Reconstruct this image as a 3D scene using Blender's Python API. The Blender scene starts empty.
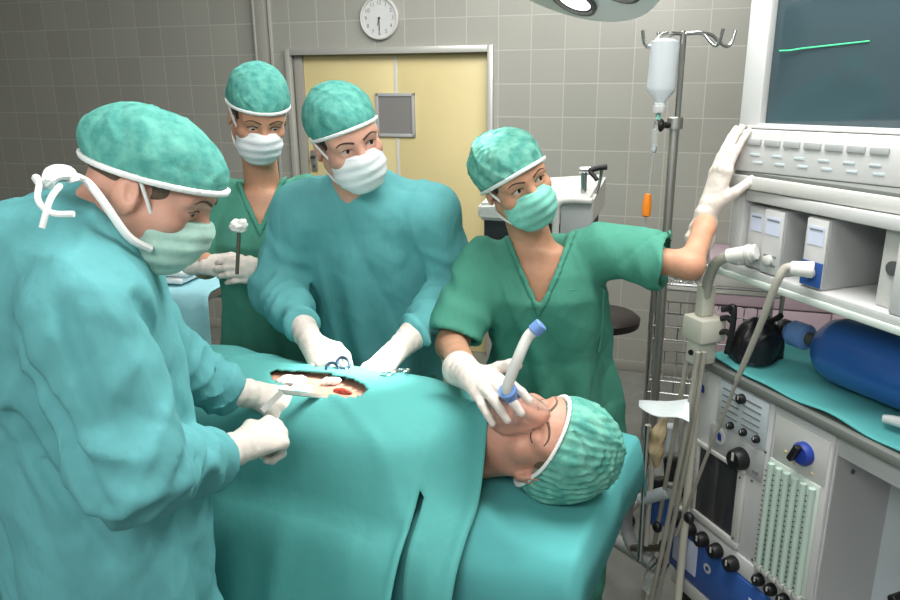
import bpy, bmesh, math, random
import numpy as np
from mathutils import Matrix, Vector
random.seed(4)
scene = bpy.context.scene
col = scene.collection
R = math.radians

# ------------------------------------------------------------------ camera
CAM_H, CAM_F, CAM_P, CAM_R = 1.85, 760.0, R(16.8), R(-0.6)
cam_d = bpy.data.cameras.new('camera')
cam_d.sensor_width = 36.0
cam_d.lens = 36.0 * CAM_F / 900.0
cam_d.clip_start = 0.05
cam = bpy.data.objects.new('camera', cam_d)
col.objects.link(cam)
cam.matrix_world = (Matrix.Translation((0, 0, CAM_H)) @ Matrix.Rotation(math.pi / 2 - CAM_P, 4, 'X')
                    @ Matrix.Rotation(CAM_R, 4, 'Z'))
scene.camera = cam

# ------------------------------------------------------------------ light
scene.view_settings.view_transform = 'Standard'
scene.view_settings.look = 'None'
scene.view_settings.gamma = 1.0
scene.view_settings.use_curve_mapping = False
scene.view_settings.exposure = 0.0
world = bpy.data.worlds.new('world')
scene.world = world
world.use_nodes = True
bg = world.node_tree.nodes['Background']
bg.inputs[0].default_value = (0.95, 0.98, 1.0, 1)
bg.inputs[1].default_value = 0.4


def area(name, loc, target, sx, sy, power, color=(1, 1, 1)):
    l = bpy.data.lights.new(name, 'AREA')
    l.shape = 'RECTANGLE'
    l.size, l.size_y, l.energy, l.color = sx, sy, power, color
    o = bpy.data.objects.new(name, l)
    col.objects.link(o)
    o.location = loc
    o.rotation_euler = (Vector(target) - Vector(loc)).to_track_quat('-Z', 'Y').to_euler()
    return o


area('unseen_area_light', (0.55, 1.5, 2.93), (0.55, 1.5, 0), 1.2, 1.2, 64, (1.0, 0.99, 0.96))  # unseen area light below the ceiling, over the table; no fitting modelled
area('unseen_area_light', (0.0, 3.2, 2.93), (-0.5, 4.5, 1.0), 2.2, 0.6, 84, (1.0, 0.99, 0.96))  # unseen light added to brighten the back wall and door
area('unseen_area_light', (-0.7, -0.6, 2.93), (-0.5, 0.6, 1.0), 1.6, 1.0, 70, (1.0, 0.99, 0.96))  # unseen light added as fill from the camera side
spot_d = bpy.data.lights.new('surgical_lamp_beam', 'SPOT')
spot_d.energy = 300
spot_d.spot_size = R(17)
spot_d.spot_blend = 0.9
spot_d.shadow_soft_size = 0.07
spot_d.color = (1.0, 0.97, 0.9)
spot = bpy.data.objects.new('surgical_lamp_beam', spot_d)
col.objects.link(spot)
spot.location = (0.19, 1.96, 2.06)
spot.rotation_euler = (Vector((-0.27, 1.68, 1.08)) - Vector(spot.location)).to_track_quat('-Z', 'Y').to_euler()


# ------------------------------------------------------------------ placing
def ray(px, py):
    u, v = (px - 450) / CAM_F, -(py - 300) / CAM_F
    c, s = math.cos(CAM_R), math.sin(CAM_R)
    u, v = u * c - v * s, u * s + v * c
    return np.array([u, math.cos(CAM_P) + v * math.sin(CAM_P), -math.sin(CAM_P) + v * math.cos(CAM_P)])


def W(px, py, Y):
    r = ray(px, py)
    return np.array([0, 0, CAM_H]) + r * (Y / r[1])


def Zp(px, py, z):
    r = ray(px, py)
    return np.array([0, 0, CAM_H]) + r * ((z - CAM_H) / r[2])


# ------------------------------------------------------------------ materials
def lin(c):
    return tuple((x / 255 / 12.92) if x / 255 <= 0.04045 else ((x / 255 + 0.055) / 1.055) ** 2.4 for x in c) + (1,)


def mat(name, rgb, rough=0.5, metal=0.0, var=0.0, vscale=8.0, rgb2=None, bump=0.0, bscale=60.0, trans=0.0,
        alpha=1.0, emit=0.0, sss=0.0, sheen=0.0, stretch=(1, 1, 1), coat=0.0, spec=None, ior=1.45, bdist=0.01):
    m = bpy.data.materials.new(name)
    m.use_nodes = True
    nt = m.node_tree
    b = nt.nodes['Principled BSDF']
    b.inputs['Base Color'].default_value = lin(rgb)
    b.inputs['Roughness'].default_value = rough
    b.inputs['Metallic'].default_value = metal
    b.inputs['Transmission Weight'].default_value = trans
    b.inputs['Alpha'].default_value = alpha
    b.inputs['IOR'].default_value = ior
    b.inputs['Sheen Weight'].default_value = sheen
    b.inputs['Coat Weight'].default_value = coat
    if spec is not None:
        b.inputs['Specular IOR Level'].default_value = spec
    if sss:
        b.inputs['Subsurface Weight'].default_value = sss
        b.inputs['Subsurface Radius'].default_value = (0.012, 0.005, 0.003)
        b.inputs['Subsurface Scale'].default_value = 0.6
    if emit:
        b.inputs['Emission Color'].default_value = lin(rgb)
        b.inputs['Emission Strength'].default_value = emit
    tc = nt.nodes.new('ShaderNodeTexCoord')
    mp = nt.nodes.new('ShaderNodeMapping')
    mp.inputs['Scale'].default_value = stretch
    nt.links.new(tc.outputs['Object'], mp.inputs['Vector'])
    if var > 0:
        n = nt.nodes.new('ShaderNodeTexNoise')
        n.inputs['Scale'].default_value = vscale
        n.inputs['Detail'].default_value = 5
        nt.links.new(mp.outputs['Vector'], n.inputs['Vector'])
        cr = nt.nodes.new('ShaderNodeValToRGB')
        cr.color_ramp.elements[0].position = 0.35
        cr.color_ramp.elements[1].position = 0.68
        c2 = rgb2 if rgb2 else tuple(max(0, x * (1 - var)) for x in rgb)
        cr.color_ramp.elements[0].color = lin(c2)
        cr.color_ramp.elements[1].color = lin(rgb)
        nt.links.new(n.outputs['Fac'], cr.inputs['Fac'])
        nt.links.new(cr.outputs['Color'], b.inputs['Base Color'])
    if bump > 0:
        n = nt.nodes.new('ShaderNodeTexNoise')
        n.inputs['Scale'].default_value = bscale
        n.inputs['Detail'].default_value = 4
        nt.links.new(mp.outputs['Vector'], n.inputs['Vector'])
        bp = nt.nodes.new('ShaderNodeBump')
        bp.inputs['Strength'].default_value = bump
        bp.inputs['Distance'].default_value = bdist
        nt.links.new(n.outputs['Fac'], bp.inputs['Height'])
        nt.links.new(bp.outputs['Normal'], b.inputs['Normal'])
    return m


def tile_mat(name, tile, grout, size, rough):
    m = bpy.data.materials.new(name)
    m.use_nodes = True
    nt = m.node_tree
    b = nt.nodes['Principled BSDF']
    b.inputs['Roughness'].default_value = rough
    tc = nt.nodes.new('ShaderNodeTexCoord')
    mp = nt.nodes.new('ShaderNodeMapping')
    nt.links.new(tc.outputs['Object'], mp.inputs['Vector'])
    br = nt.nodes.new('ShaderNodeTexBrick')
    br.offset = 0
    br.squash = 1
    br.inputs['Color1'].default_value = lin(tile)
    br.inputs['Color2'].default_value = lin(tuple(x * 0.955 for x in tile))
    br.inputs['Mortar'].default_value = lin(grout)
    br.inputs['Scale'].default_value = 1.0
    br.inputs['Mortar Size'].default_value = 0.0032
    br.inputs['Mortar Smooth'].default_value = 0.2
    br.inputs['Brick Width'].default_value = size[0]
    br.inputs['Row Height'].default_value = size[1]
    nt.links.new(mp.outputs['Vector'], br.inputs['Vector'])
    nt.links.new(br.outputs['Color'], b.inputs['Base Color'])
    bp = nt.nodes.new('ShaderNodeBump')
    bp.inputs['Strength'].default_value = 0.35
    bp.inputs['Distance'].default_value = 0.004
    bp.invert = True
    nt.links.new(br.outputs['Fac'], bp.inputs['Height'])
    nt.links.new(bp.outputs['Normal'], b.inputs['Normal'])
    return m


M = dict(
    gown=mat('gown cotton', (104, 178, 181), 0.85, var=0.08, vscale=5, bump=0.55, bscale=9, stretch=(1, 1, 0.45), spec=0.2, bdist=0.03),
    gown_old=mat('gown cotton darker', (102, 174, 178), 0.85, var=0.10, vscale=4, bump=0.6, bscale=9, stretch=(1, 1, 0.45), spec=0.2, bdist=0.03),
    scrub=mat('scrub cotton', (80, 150, 130), 0.85, var=0.10, vscale=5, bump=0.5, bscale=10, stretch=(1, 1, 0.45), spec=0.2, bdist=0.03),
    drape=mat('drape cotton', (90, 168, 164), 0.85, var=0.06, vscale=3, bump=0.3, bscale=7, stretch=(1, 1, 0.5), spec=0.2, bdist=0.03),
    sheet=mat('sheet cotton', (90, 172, 172), 0.85, var=0.08, vscale=4, bump=0.2, bscale=12, spec=0.2),
    cap=mat('cap fleece', (108, 180, 166), 0.9, var=0.3, vscale=42, rgb2=(74, 148, 140), bump=0.3, bscale=55, spec=0.2),
    capnet=mat('bouffant fleece', (122, 186, 168), 0.9, var=0.3, vscale=34, rgb2=(78, 150, 138), bump=0.35, bscale=35, spec=0.2),
    band=mat('white binding', (236, 238, 236), 0.8),
    mask_w=mat('white mask', (232, 238, 240), 0.85, bump=0.15, bscale=90),
    mask_g=mat('green mask', (140, 218, 200), 0.85, var=0.12, vscale=25, bump=0.15, bscale=90),
    mask_p=mat('pale green mask', (186, 226, 212), 0.85, var=0.12, vscale=25, bump=0.15, bscale=90),
    glove=mat('latex', (222, 212, 203), 0.5, var=0.05, vscale=30, bump=0.25, bscale=70, sss=0.1),
    skin=mat('skin tan', (206, 152, 122), 0.5, var=0.10, vscale=18, sss=0.15, bump=0.08, bscale=120),
    skin_f=mat('skin fair', (222, 168, 146), 0.5, var=0.10, vscale=18, sss=0.15, bump=0.08, bscale=120),
    skin_p=mat('skin patient', (205, 150, 128), 0.5, var=0.14, vscale=16, sss=0.15, bump=0.12, bscale=90),
    hair=mat('dark hair', (46, 32, 26), 0.6, bump=0.5, bscale=150, stretch=(1, 1, 0.2)),
    hair_g=mat('grey brown hair', (96, 80, 66), 0.6, bump=0.5, bscale=150, stretch=(1, 1, 0.2)),
    brow=mat('brow hair', (62, 42, 33), 0.7),
    eyew=mat('eye white', (196, 188, 182), 0.25),
    iris=mat('iris', (34, 22, 17), 0.12),
    lip=mat('lips', (178, 104, 96), 0.5),
    white=mat('white enamel', (200, 201, 200), 0.4),
    offw=mat('off white plastic', (200, 200, 196), 0.45, bump=0.03, bscale=200),
    cream=mat('beige plastic', (203, 200, 186), 0.5),
    grey=mat('grey plastic', (168, 170, 170), 0.5),
    lgrey=mat('pale blue grey plate', (188, 198, 202), 0.45),
    dgrey=mat('dark grey plastic', (84, 86, 86), 0.5),
    edge=mat('grey rubber edge', (112, 116, 112), 0.5),
    black=mat('black rubber', (24, 24, 26), 0.45),
    bagm=mat('black bag rubber', (28, 26, 30), 0.35, bump=0.5, bscale=25),
    chrome=mat('chrome', (205, 207, 208), 0.16, metal=1.0),
    steel=mat('brushed steel', (190, 190, 186), 0.45, metal=1.0),
    iron=mat('dull steel', (120, 114, 102), 0.45, metal=0.8),
    blue=mat('blue enamel', (52, 92, 164), 0.4),
    cyl=mat('blue cylinder paint', (46, 94, 168), 0.3, coat=0.4),
    paleblue=mat('pale label', (206, 214, 234), 0.5),
    inkblue=mat('blue ink', (36, 62, 150), 0.5),
    ink=mat('grey ink', (120, 124, 130), 0.6),
    inkd=mat('dark ink', (52, 54, 58), 0.6),
    screen=mat('dark screen glass', (58, 76, 82), 0.12, coat=0.5),
    window=mat('dark window glass', (54, 54, 58), 0.12, coat=0.5),
    trace=mat('green trace', (70, 200, 140), 0.4, emit=0.55),
    flow=mat('flow tube glass', (190, 212, 200), 0.2),
    flowb=mat('flow tube back', (205, 216, 208), 0.4),
    tube=mat('clear grey tubing', (176, 172, 160), 0.35, trans=0.15),
    hose=mat('white hose', (222, 221, 216), 0.4),
    tan=mat('tan rubber', (196, 176, 140), 0.55),
    clear=mat('clear plastic', (235, 240, 240), 0.12, trans=0.85, ior=1.2),
    bottle=mat('milky bottle plastic', (226, 234, 238), 0.25, trans=0.35, ior=1.25),
    orange=mat('orange plastic', (240, 140, 40), 0.4),
    bluep=mat('light blue plastic', (120, 160, 220), 0.35, trans=0.2),
    silicone=mat('silicone mask', (250, 238, 230), 0.25, trans=0.9, ior=1.1),
    gauze=mat('white gauze', (240, 238, 234), 0.95, bump=0.8, bscale=80),
    flesh=mat('open wound', (196, 70, 48), 0.35, var=0.35, vscale=60, bump=0.6, bscale=90),
    towel=mat('white towel', (226, 234, 236), 0.95, bump=0.4, bscale=60),
    bluecloth=mat('light blue cloth', (160, 216, 226), 0.9, var=0.1, vscale=6, bump=0.25, bscale=15),
    door=mat('pale yellow door paint', (216, 200, 148), 0.45, var=0.03, vscale=3),
    alu=mat('aluminium frame', (186, 186, 180), 0.35, metal=0.35),
    alud=mat('grey frame reveal', (150, 148, 140), 0.5),
    glassd=mat('grey door glass', (128, 126, 124), 0.25),
    ceil=mat('ceiling paint', (225, 225, 220), 0.8),
    pink=mat('lilac laminate', (190, 168, 178), 0.4),
    brown=mat('red brown plastic', (92, 62, 52), 0.5),
    seat=mat('black vinyl', (40, 34, 32), 0.4),
    navy=mat('dark blue steel', (38, 66, 86), 0.35, metal=0.4),
    lampm=mat('lamp enamel', (238, 239, 240), 0.3),
    lens=mat('lamp lens', (255, 250, 240), 0.3, emit=3.0),
)
M['wall'] = tile_mat('wall tiles', (158, 158, 150), (175, 174, 166), (0.2, 0.194), 0.22)
M['floor'] = mat('floor vinyl', (132, 134, 128), 0.35, var=0.08, vscale=14, bump=0.03, bscale=100)


# ------------------------------------------------------------------ object helpers
def thing(name, label, cat, loc=(0, 0, 0), rotz=0.0, group=None):
    o = bpy.data.objects.new(name, None)
    o.empty_display_size = 0.1
    col.objects.link(o)
    o.location = tuple(float(x) for x in loc)
    o.rotation_euler = (0, 0, rotz)
    o.matrix_basis = Matrix.Translation(o.location) @ Matrix.Rotation(rotz, 4, 'Z')
    tag(o, label, cat, group)
    return o


def tag(o, label, cat, group=None):
    o['label'] = label
    o['category'] = cat
    if group:
        o['group'] = group
    return o


def root_of(o):
    while o.parent:
        o = o.parent
    return o


def link_mesh(name, V, F, m, parent=None, smooth=True, label=None, base=None, local=False):
    """V in world space unless local; goes into the parent's space (or around its own base point)."""
    V = np.asarray(V, dtype=float).reshape(-1, 3)
    if parent is not None and not local:
        inv = np.array(root_of(parent).matrix_basis.inverted())
        V = V @ inv[:3, :3].T + inv[:3, 3]
    loc = None
    if parent is None:
        loc = np.array(base, dtype=float) if base is not None else np.array(
            [(V[:, 0].min() + V[:, 0].max()) / 2, (V[:, 1].min() + V[:, 1].max()) / 2, V[:, 2].min()])
        V = V - loc
    me = bpy.data.meshes.new(name)
    me.from_pydata(V.tolist(), [], [list(map(int, f)) for f in F])
    me.validate()
    if smooth is True:
        me.polygons.foreach_set('use_smooth', [True] * len(me.polygons))
    me.materials.append(M[m] if isinstance(m, str) else m)
    o = bpy.data.objects.new(name, me)
    col.objects.link(o)
    if parent is not None:
        o.parent = parent
    else:
        o.location = tuple(loc)
    if label:
        o['label'] = label
    if smooth == 'auto':
        bm = bmesh.new()
        bm.from_mesh(me)
        for f in bm.faces:
            f.smooth = True
        for e in bm.edges:
            if len(e.link_faces) == 2 and e.calc_face_angle(0) > R(38):
                e.smooth = False
        bm.to_mesh(me)
        bm.free()
    return o


def basis(a, b):
    d = Vector(b) - Vector(a)
    q = d.to_track_quat('Z', 'Y')
    return q.to_matrix()


class MB:
    def __init__(s, T=None):
        s.V, s.F, s.T = [], [], (Matrix(T) if T is not None else Matrix.Identity(4))

    def add(s, V, F):
        n = len(s.V)
        for v in V:
            s.V.append(tuple(s.T @ Vector([float(x) for x in v])))
        for f in F:
            s.F.append([n + i for i in f])
        return s

    def box(s, c, size, bev=0.0, rot=None, seg=2):
        bm = bmesh.new()
        bmesh.ops.create_cube(bm, size=1.0)
        for v in bm.verts:
            v.co = Vector((v.co.x * size[0], v.co.y * size[1], v.co.z * size[2]))
        if bev > 0:
            bmesh.ops.bevel(bm, geom=list(bm.edges), offset=bev, segments=seg, affect='EDGES', profile=0.5)
        Rm = rot if rot is not None else Matrix.Identity(3)
        bm.verts.index_update()
        s.add([Vector(c) + Rm @ v.co for v in bm.verts], [[v.index for v in f.verts] for f in bm.faces])
        bm.free()
        return s

    def lim(s, x0, x1, y0, y1, z0, z1, bev=0.0):
        return s.box(((x0 + x1) / 2, (y0 + y1) / 2, (z0 + z1) / 2), (abs(x1 - x0), abs(y1 - y0), abs(z1 - z0)), bev)

    def lathe(s, prof, a, b, n=24):
        """prof: (radius, t) with t along a->b in metres from a."""
        A = Vector(a)
        Rm = basis(a, b)
        V, F = [], []
        for r, t in prof:
            for i in range(n):
                an = 2 * math.pi * i / n
                V.append(A + Rm @ Vector((r * math.cos(an), r * math.sin(an), t)))
        for j in range(len(prof) - 1):
            for i in range(n):
                k = (i + 1) % n
                F.append([j * n + i, j * n + k, (j + 1) * n + k, (j + 1) * n + i])
        F.append(list(range(n))[::-1])
        F.append([(len(prof) - 1) * n + i for i in range(n)])
        return s.add(V, F)

    def cyl(s, a, b, r, r2=None, n=20, bev=0.0):
        L = (Vector(b) - Vector(a)).length
        r2 = r if r2 is None else r2
        if bev > 0:
            return s.lathe([(r - bev, 0), (r, bev), (r2, L - bev), (r2 - bev, L)], a, b, n)
        return s.lathe([(r, 0), (r2, L)], a, b, n)

    def sph(s, c, r, n=16, sc=(1, 1, 1), rot=None):
        V, F = [], []
        m = n // 2
        Rm = rot if rot is not None else Matrix.Identity(3)
        for j in range(1, m):
            for i in range(n):
                t, p = math.pi * j / m, 2 * math.pi * i / n
                V.append(Vector(c) + Rm @ Vector((r * sc[0] * math.sin(t) * math.cos(p), r * sc[1] * math.sin(t) * math.sin(p), r * sc[2] * math.cos(t))))
        V += [Vector(c) + Rm @ Vector((0, 0, r * sc[2])), Vector(c) + Rm @ Vector((0, 0, -r * sc[2]))]
        for j in range(m - 2):
            for i in range(n):
                k = (i + 1) % n
                F.append([j * n + i, (j + 1) * n + i, (j + 1) * n + k, j * n + k])
        t, b2 = (m - 1) * n, (m - 1) * n + 1
        for i in range(n):
            k = (i + 1) % n
            F.append([t, i, k])
            F.append([b2, (m - 2) * n + k, (m - 2) * n + i])
        return s.add(V, F)

    def tube(s, pts, r, n=10, closed=False, sub=6, ribs=None):
        P = [Vector([float(x) for x in p]) for p in pts]
        if sub > 1 and len(P) > 2:
            Q = []
            N = len(P)
            rng = range(N if closed else N - 1)
            for i in rng:
                p0 = P[(i - 1) % N] if (closed or i > 0) else P[i]
                p1, p2 = P[i], P[(i + 1) % N]
                p3 = P[(i + 2) % N] if (closed or i + 2 < N) else p2
                for k in range(sub):
                    t = k / sub
                    Q.append(0.5 * ((2 * p1) + (p2 - p0) * t + (2 * p0 - 5 * p1 + 4 * p2 - p3) * t * t + (3 * p1 - p0 - 3 * p2 + p3) * t ** 3))
            if not closed:
                Q.append(P[-1])
            P = Q
        V, F = [], []
        N = len(P)
        up = None
        for i, p in enumerate(P):
            a = P[(i - 1) % N] if (closed or i > 0) else p
            b = P[(i + 1) % N] if (closed or i < N - 1) else p
            d = (b - a).normalized()
            if up is None:
                up = d.orthogonal().normalized()
            up = (up - d * up.dot(d)).normalized()
            w = d.cross(up)
            rr = r(i / (N - 1)) if callable(r) else r
            if ribs:
                rr *= 1 + 0.1 * (i % 2)
            for k in range(n):
                an = 2 * math.pi * k / n
                V.append(p + (up * math.cos(an) + w * math.sin(an)) * rr)
        for i in range(N if closed else N - 1):
            j = (i + 1) % N
            for k in range(n):
                l = (k + 1) % n
                F.append([i * n + k, i * n + l, j * n + l, j * n + k])
        if not closed:
            F.append(list(range(n))[::-1])
            F.append([(N - 1) * n + k for k in range(n)])
        return s.add(V, F)

    def build(s, name, m, parent=None, smooth='auto', label=None, base=None, local=False):
        return link_mesh(name, s.V, s.F, m, parent, smooth, label, base, local)


# ------------------------------------------------------------------ distance-field modelling
def smin(a, b, k):
    if k <= 0:
        return np.minimum(a, b)
    h = np.maximum(k - np.abs(a - b), 0) / k
    return np.minimum(a, b) - h * h * k * 0.25


class Field:
    def __init__(s, xs, ys, zs):
        s.ax = [np.asarray(xs, np.float32), np.asarray(ys, np.float32), np.asarray(zs, np.float32)]
        s.D = np.full((len(xs), len(ys), len(zs)), 1.0, np.float32)

    @staticmethod
    def uni(lo, hi, h):
        return Field(*[np.arange(lo[i], hi[i] + h, h) for i in range(3)])

    def sub(s, lo, hi):
        sl = []
        for i in range(3):
            a = max(0, int(np.searchsorted(s.ax[i], lo[i])) - 2)
            b = min(len(s.ax[i]), int(np.searchsorted(s.ax[i], hi[i])) + 2)
            if b <= a:
                return None
            sl.append(slice(a, b))
        return tuple(sl)

    def grid(s, sl):
        return (s.ax[0][sl[0]][:, None, None], s.ax[1][sl[1]][None, :, None], s.ax[2][sl[2]][None, None, :])

    def put(s, sl, d, k, op):
        if op == 'u':
            s.D[sl] = smin(s.D[sl], d, k)
        elif op == 's':
            s.D[sl] = -smin(-s.D[sl], d, k)
        elif op == 'i':
            s.D[sl] = -smin(-s.D[sl], -d, k)

    def cone(s, a, b, ra, rb, k=0.01, op='u', T=None, fold=None):
        a, b = np.array(a, float), np.array(b, float)
        if T is not None:
            a, b = T[:3, :3] @ a + T[:3, 3], T[:3, :3] @ b + T[:3, 3]
        mg = k + 0.012 + (fold[0] if fold else 0)
        sl = s.sub(np.minimum(a - ra, b - rb) - mg, np.maximum(a + ra, b + rb) + mg)
        if sl is None:
            return s
        X, Y, Z = s.grid(sl)
        ab = b - a
        L2 = max(float(ab @ ab), 1e-9)
        t = ((X - a[0]) * ab[0] + (Y - a[1]) * ab[1] + (Z - a[2]) * ab[2]) / L2
        tc = np.clip(t, 0, 1)
        dx, dy, dz = X - a[0] - tc * ab[0], Y - a[1] - tc * ab[1], Z - a[2] - tc * ab[2]
        r = ra + (rb - ra) * tc
        if fold:
            amp, nw, where = fold[:3]
            w = {'b': tc, 'a': 1 - tc, 'm': 4 * tc * (1 - tc), 'u': 1.0}[where]
            r = r + amp * w * np.sin(2 * math.pi * nw * t + 1.9 * np.sin(19 * (X - Y) + 6 * Z + fold[3]) + 1.2 * np.sin(31 * (X + Z)))
        s.put(sl, np.sqrt(dx * dx + dy * dy + dz * dz) - r, k, op)
        return s

    def chain(s, pts, rs, k=0.01, op='u', T=None):
        for i in range(len(pts) - 1):
            s.cone(pts[i], pts[i + 1], rs[i], rs[i + 1], k, op, T)
        return s

    def ell(s, c, r, k=0.01, op='u', T=None, rot=None, disp=None):
        c = np.array(c, float)
        Rm = np.eye(3) if rot is None else np.array(rot)
        if T is not None:
            sc = np.cbrt(abs(np.linalg.det(T[:3, :3])))
            c = T[:3, :3] @ c + T[:3, 3]
            Rm = (T[:3, :3] / sc) @ Rm
            r = np.array(r) * sc
        r = np.array(r, float)
        ext = np.sqrt((Rm ** 2) @ (r ** 2)) + k + 0.012
        sl = s.sub(c - ext, c + ext)
        if sl is None:
            return s
        X, Y, Z = s.grid(sl)
        X, Y, Z = X - c[0], Y - c[1], Z - c[2]
        q = [(Rm[0, i] * X + Rm[1, i] * Y + Rm[2, i] * Z) for i in range(3)]
        k0 = np.sqrt(sum((q[i] / r[i]) ** 2 for i in range(3)))
        k1 = np.sqrt(sum((q[i] / r[i] ** 2) ** 2 for i in range(3)))
        d = k0 * (k0 - 1) / np.maximum(k1, 1e-6)
        if disp is not None:
            d = d + disp(q)
        s.put(sl, d, k, op)
        return s

    def column(s, secs, yaw=0.0, k=0.02, op='u', folds=None, power=2.0):
        """stack of ellipses: (z, cx, cy, rx, ry)"""
        S = np.array(sorted(secs), float)
        mx = max(S[:, 3].max(), S[:, 4].max()) + k + 0.05
        lo = [S[:, 1].min() - mx, S[:, 2].min() - mx, S[0, 0] - k - 0.03]
        hi = [S[:, 1].max() + mx, S[:, 2].max() + mx, S[-1, 0] + k + 0.03]
        sl = s.sub(lo, hi)
        if sl is None:
            return s
        X, Y, Z = s.grid(sl)
        z = Z[0, 0]
        f = [np.interp(z, S[:, 0], S[:, i])[None, None, :].astype(np.float32) for i in range(1, 5)]
        c, sn = math.cos(yaw), math.sin(yaw)
        dx, dy = X - f[0], Y - f[1]
        qx, qy = c * dx + sn * dy, -sn * dx + c * dy
        rx, ry = f[2], f[3]
        if folds:
            th = np.arctan2(qy / ry, qx / rx)
            for amp, n, ph, z0, z1 in folds:      # amplitude grows from z0 to z1
                w = np.clip((Z - z0) / (z1 - z0), 0, 1)
                m = amp * w * np.sin(n * th + ph + 1.3 * np.sin(3 * th + 5 * Z) + 2.0 * Z)
                rx, ry = rx + m, ry + m
        if power != 2.0:
            k0 = (np.abs(qx / rx) ** power + np.abs(qy / ry) ** power) ** (1 / power)
        else:
            k0 = np.sqrt((qx / rx) ** 2 + (qy / ry) ** 2)
        d = (k0 - 1) * np.minimum(rx, ry)
        d = np.maximum(d, np.maximum(S[0, 0] - Z, Z - S[-1, 0]))
        s.put(sl, d, k, op)
        return s

    def half(s, p, n, k=0.0, T=None, op='i'):
        p, n = np.array(p, float), np.array(n, float)
        if T is not None:
            p = T[:3, :3] @ p + T[:3, 3]
            n = T[:3, :3] @ n
        n = n / np.linalg.norm(n)
        X, Y, Z = s.grid((slice(None),) * 3)
        d = (X - p[0]) * n[0] + (Y - p[1]) * n[1] + (Z - p[2]) * n[2]
        s.put((slice(None),) * 3, d.astype(np.float32), k, op)
        return s

    def local(s, T):
        Ti = np.linalg.inv(T)
        X, Y, Z = s.grid((slice(None),) * 3)
        return [Ti[i, 0] * X + Ti[i, 1] * Y + Ti[i, 2] * Z + Ti[i, 3] for i in range(3)]

    def value(s, p):
        i, t = [], []
        for a in range(3):
            j = int(np.clip(np.searchsorted(s.ax[a], p[a]) - 1, 0, len(s.ax[a]) - 2))
            i.append(j)
            t.append(float(np.clip((p[a] - s.ax[a][j]) / (s.ax[a][j + 1] - s.ax[a][j]), 0, 1)))
        c = s.D[i[0]:i[0] + 2, i[1]:i[1] + 2, i[2]:i[2] + 2]
        c = c[0] * (1 - t[0]) + c[1] * t[0]
        c = c[0] * (1 - t[1]) + c[1] * t[1]
        return float(c[0] * (1 - t[2]) + c[1] * t[2])

    def hit(s, a, b, n=160):
        """first point from a to b on the surface"""
        a, b = np.array(a, float), np.array(b, float)
        for i in range(n + 1):
            p = a + (b - a) * i / n
            if s.value(p) < 0:
                return p
        return b

    def mesh(s, relax=1, disp=None):
        D = s.D
        ins = D < 0
        nx, ny, nz = D.shape
        cnt = np.zeros((nx - 1, ny - 1, nz - 1), np.int8)
        for i in (0, 1):
            for j in (0, 1):
                for k in (0, 1):
                    cnt += ins[i:nx - 1 + i, j:ny - 1 + j, k:nz - 1 + k]
        act = np.argwhere((cnt > 0) & (cnt < 8))
        idx = np.full(cnt.shape, -1, np.int64)
        idx[tuple(act.T)] = np.arange(len(act))
        P = np.zeros((len(act), 3))
        N = np.zeros(len(act))
        cor = [(i, j, k) for i in (0, 1) for j in (0, 1) for k in (0, 1)]
        for a in cor:
            for ax in range(3):
                if a[ax]:
                    continue
                b = list(a)
                b[ax] = 1
                ia, ib = act + np.array(a), act + np.array(b)
                da, db = D[tuple(ia.T)], D[tuple(ib.T)]
                m = (da < 0) != (db < 0)
                t = np.where(m, da / np.where(da - db == 0, 1, da - db), 0)
                pa = np.stack([s.ax[q][ia[:, q]] for q in range(3)], 1)
                pb = np.stack([s.ax[q][ib[:, q]] for q in range(3)], 1)
                P += np.where(m[:, None], pa + (pb - pa) * t[:, None], 0)
                N += m
        P /= N[:, None]
        Fs = []
        for ax in range(3):
            sa = [slice(None)] * 3
            sb = [slice(None)] * 3
            sa[ax], sb[ax] = slice(0, -1), slice(1, None)
            ch = np.argwhere(ins[tuple(sa)] != ins[tuple(sb)])
            o1, o2 = (ax + 1) % 3, (ax + 2) % 3
            ok = (ch[:, o1] > 0) & (ch[:, o2] > 0) & (ch[:, o1] < D.shape[o1] - 1) & (ch[:, o2] < D.shape[o2] - 1)
            ch = ch[ok]
            q = []
            for d1, d2 in ((-1, -1), (0, -1), (0, 0), (-1, 0)):
                c = ch.copy()
                c[:, o1] += d1
                c[:, o2] += d2
                q.append(idx[tuple(c.T)])
            q = np.stack(q, 1)
            fl = ~ins[tuple(ch.T)]
            q[fl] = q[fl][:, ::-1]
            Fs.append(q)
        Fq = np.concatenate(Fs)
        for _ in range(relax):
            A = np.zeros_like(P)
            C = np.zeros(len(P))
            for i in range(4):
                a, b = Fq[:, i], Fq[:, (i + 1) % 4]
                np.add.at(A, a, P[b])
                np.add.at(C, a, 1)
                np.add.at(A, b, P[a])
                np.add.at(C, b, 1)
            P = 0.5 * P + 0.5 * A / np.maximum(C, 1)[:, None]
        if disp is not None:
            nrm = np.zeros_like(P)
            fn = np.cross(P[Fq[:, 2]] - P[Fq[:, 0]], P[Fq[:, 3]] - P[Fq[:, 1]])
            for i in range(4):
                np.add.at(nrm, Fq[:, i], fn)
            nrm /= np.maximum(np.linalg.norm(nrm, axis=1), 1e-9)[:, None]
            P = P + nrm * disp(P)[:, None]
        return P, Fq

    def build(s, name, m, parent=None, relax=1, disp=None, label=None):
        V, F = s.mesh(relax, disp)
        return link_mesh(name, V, F, m, parent, True, label)


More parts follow.
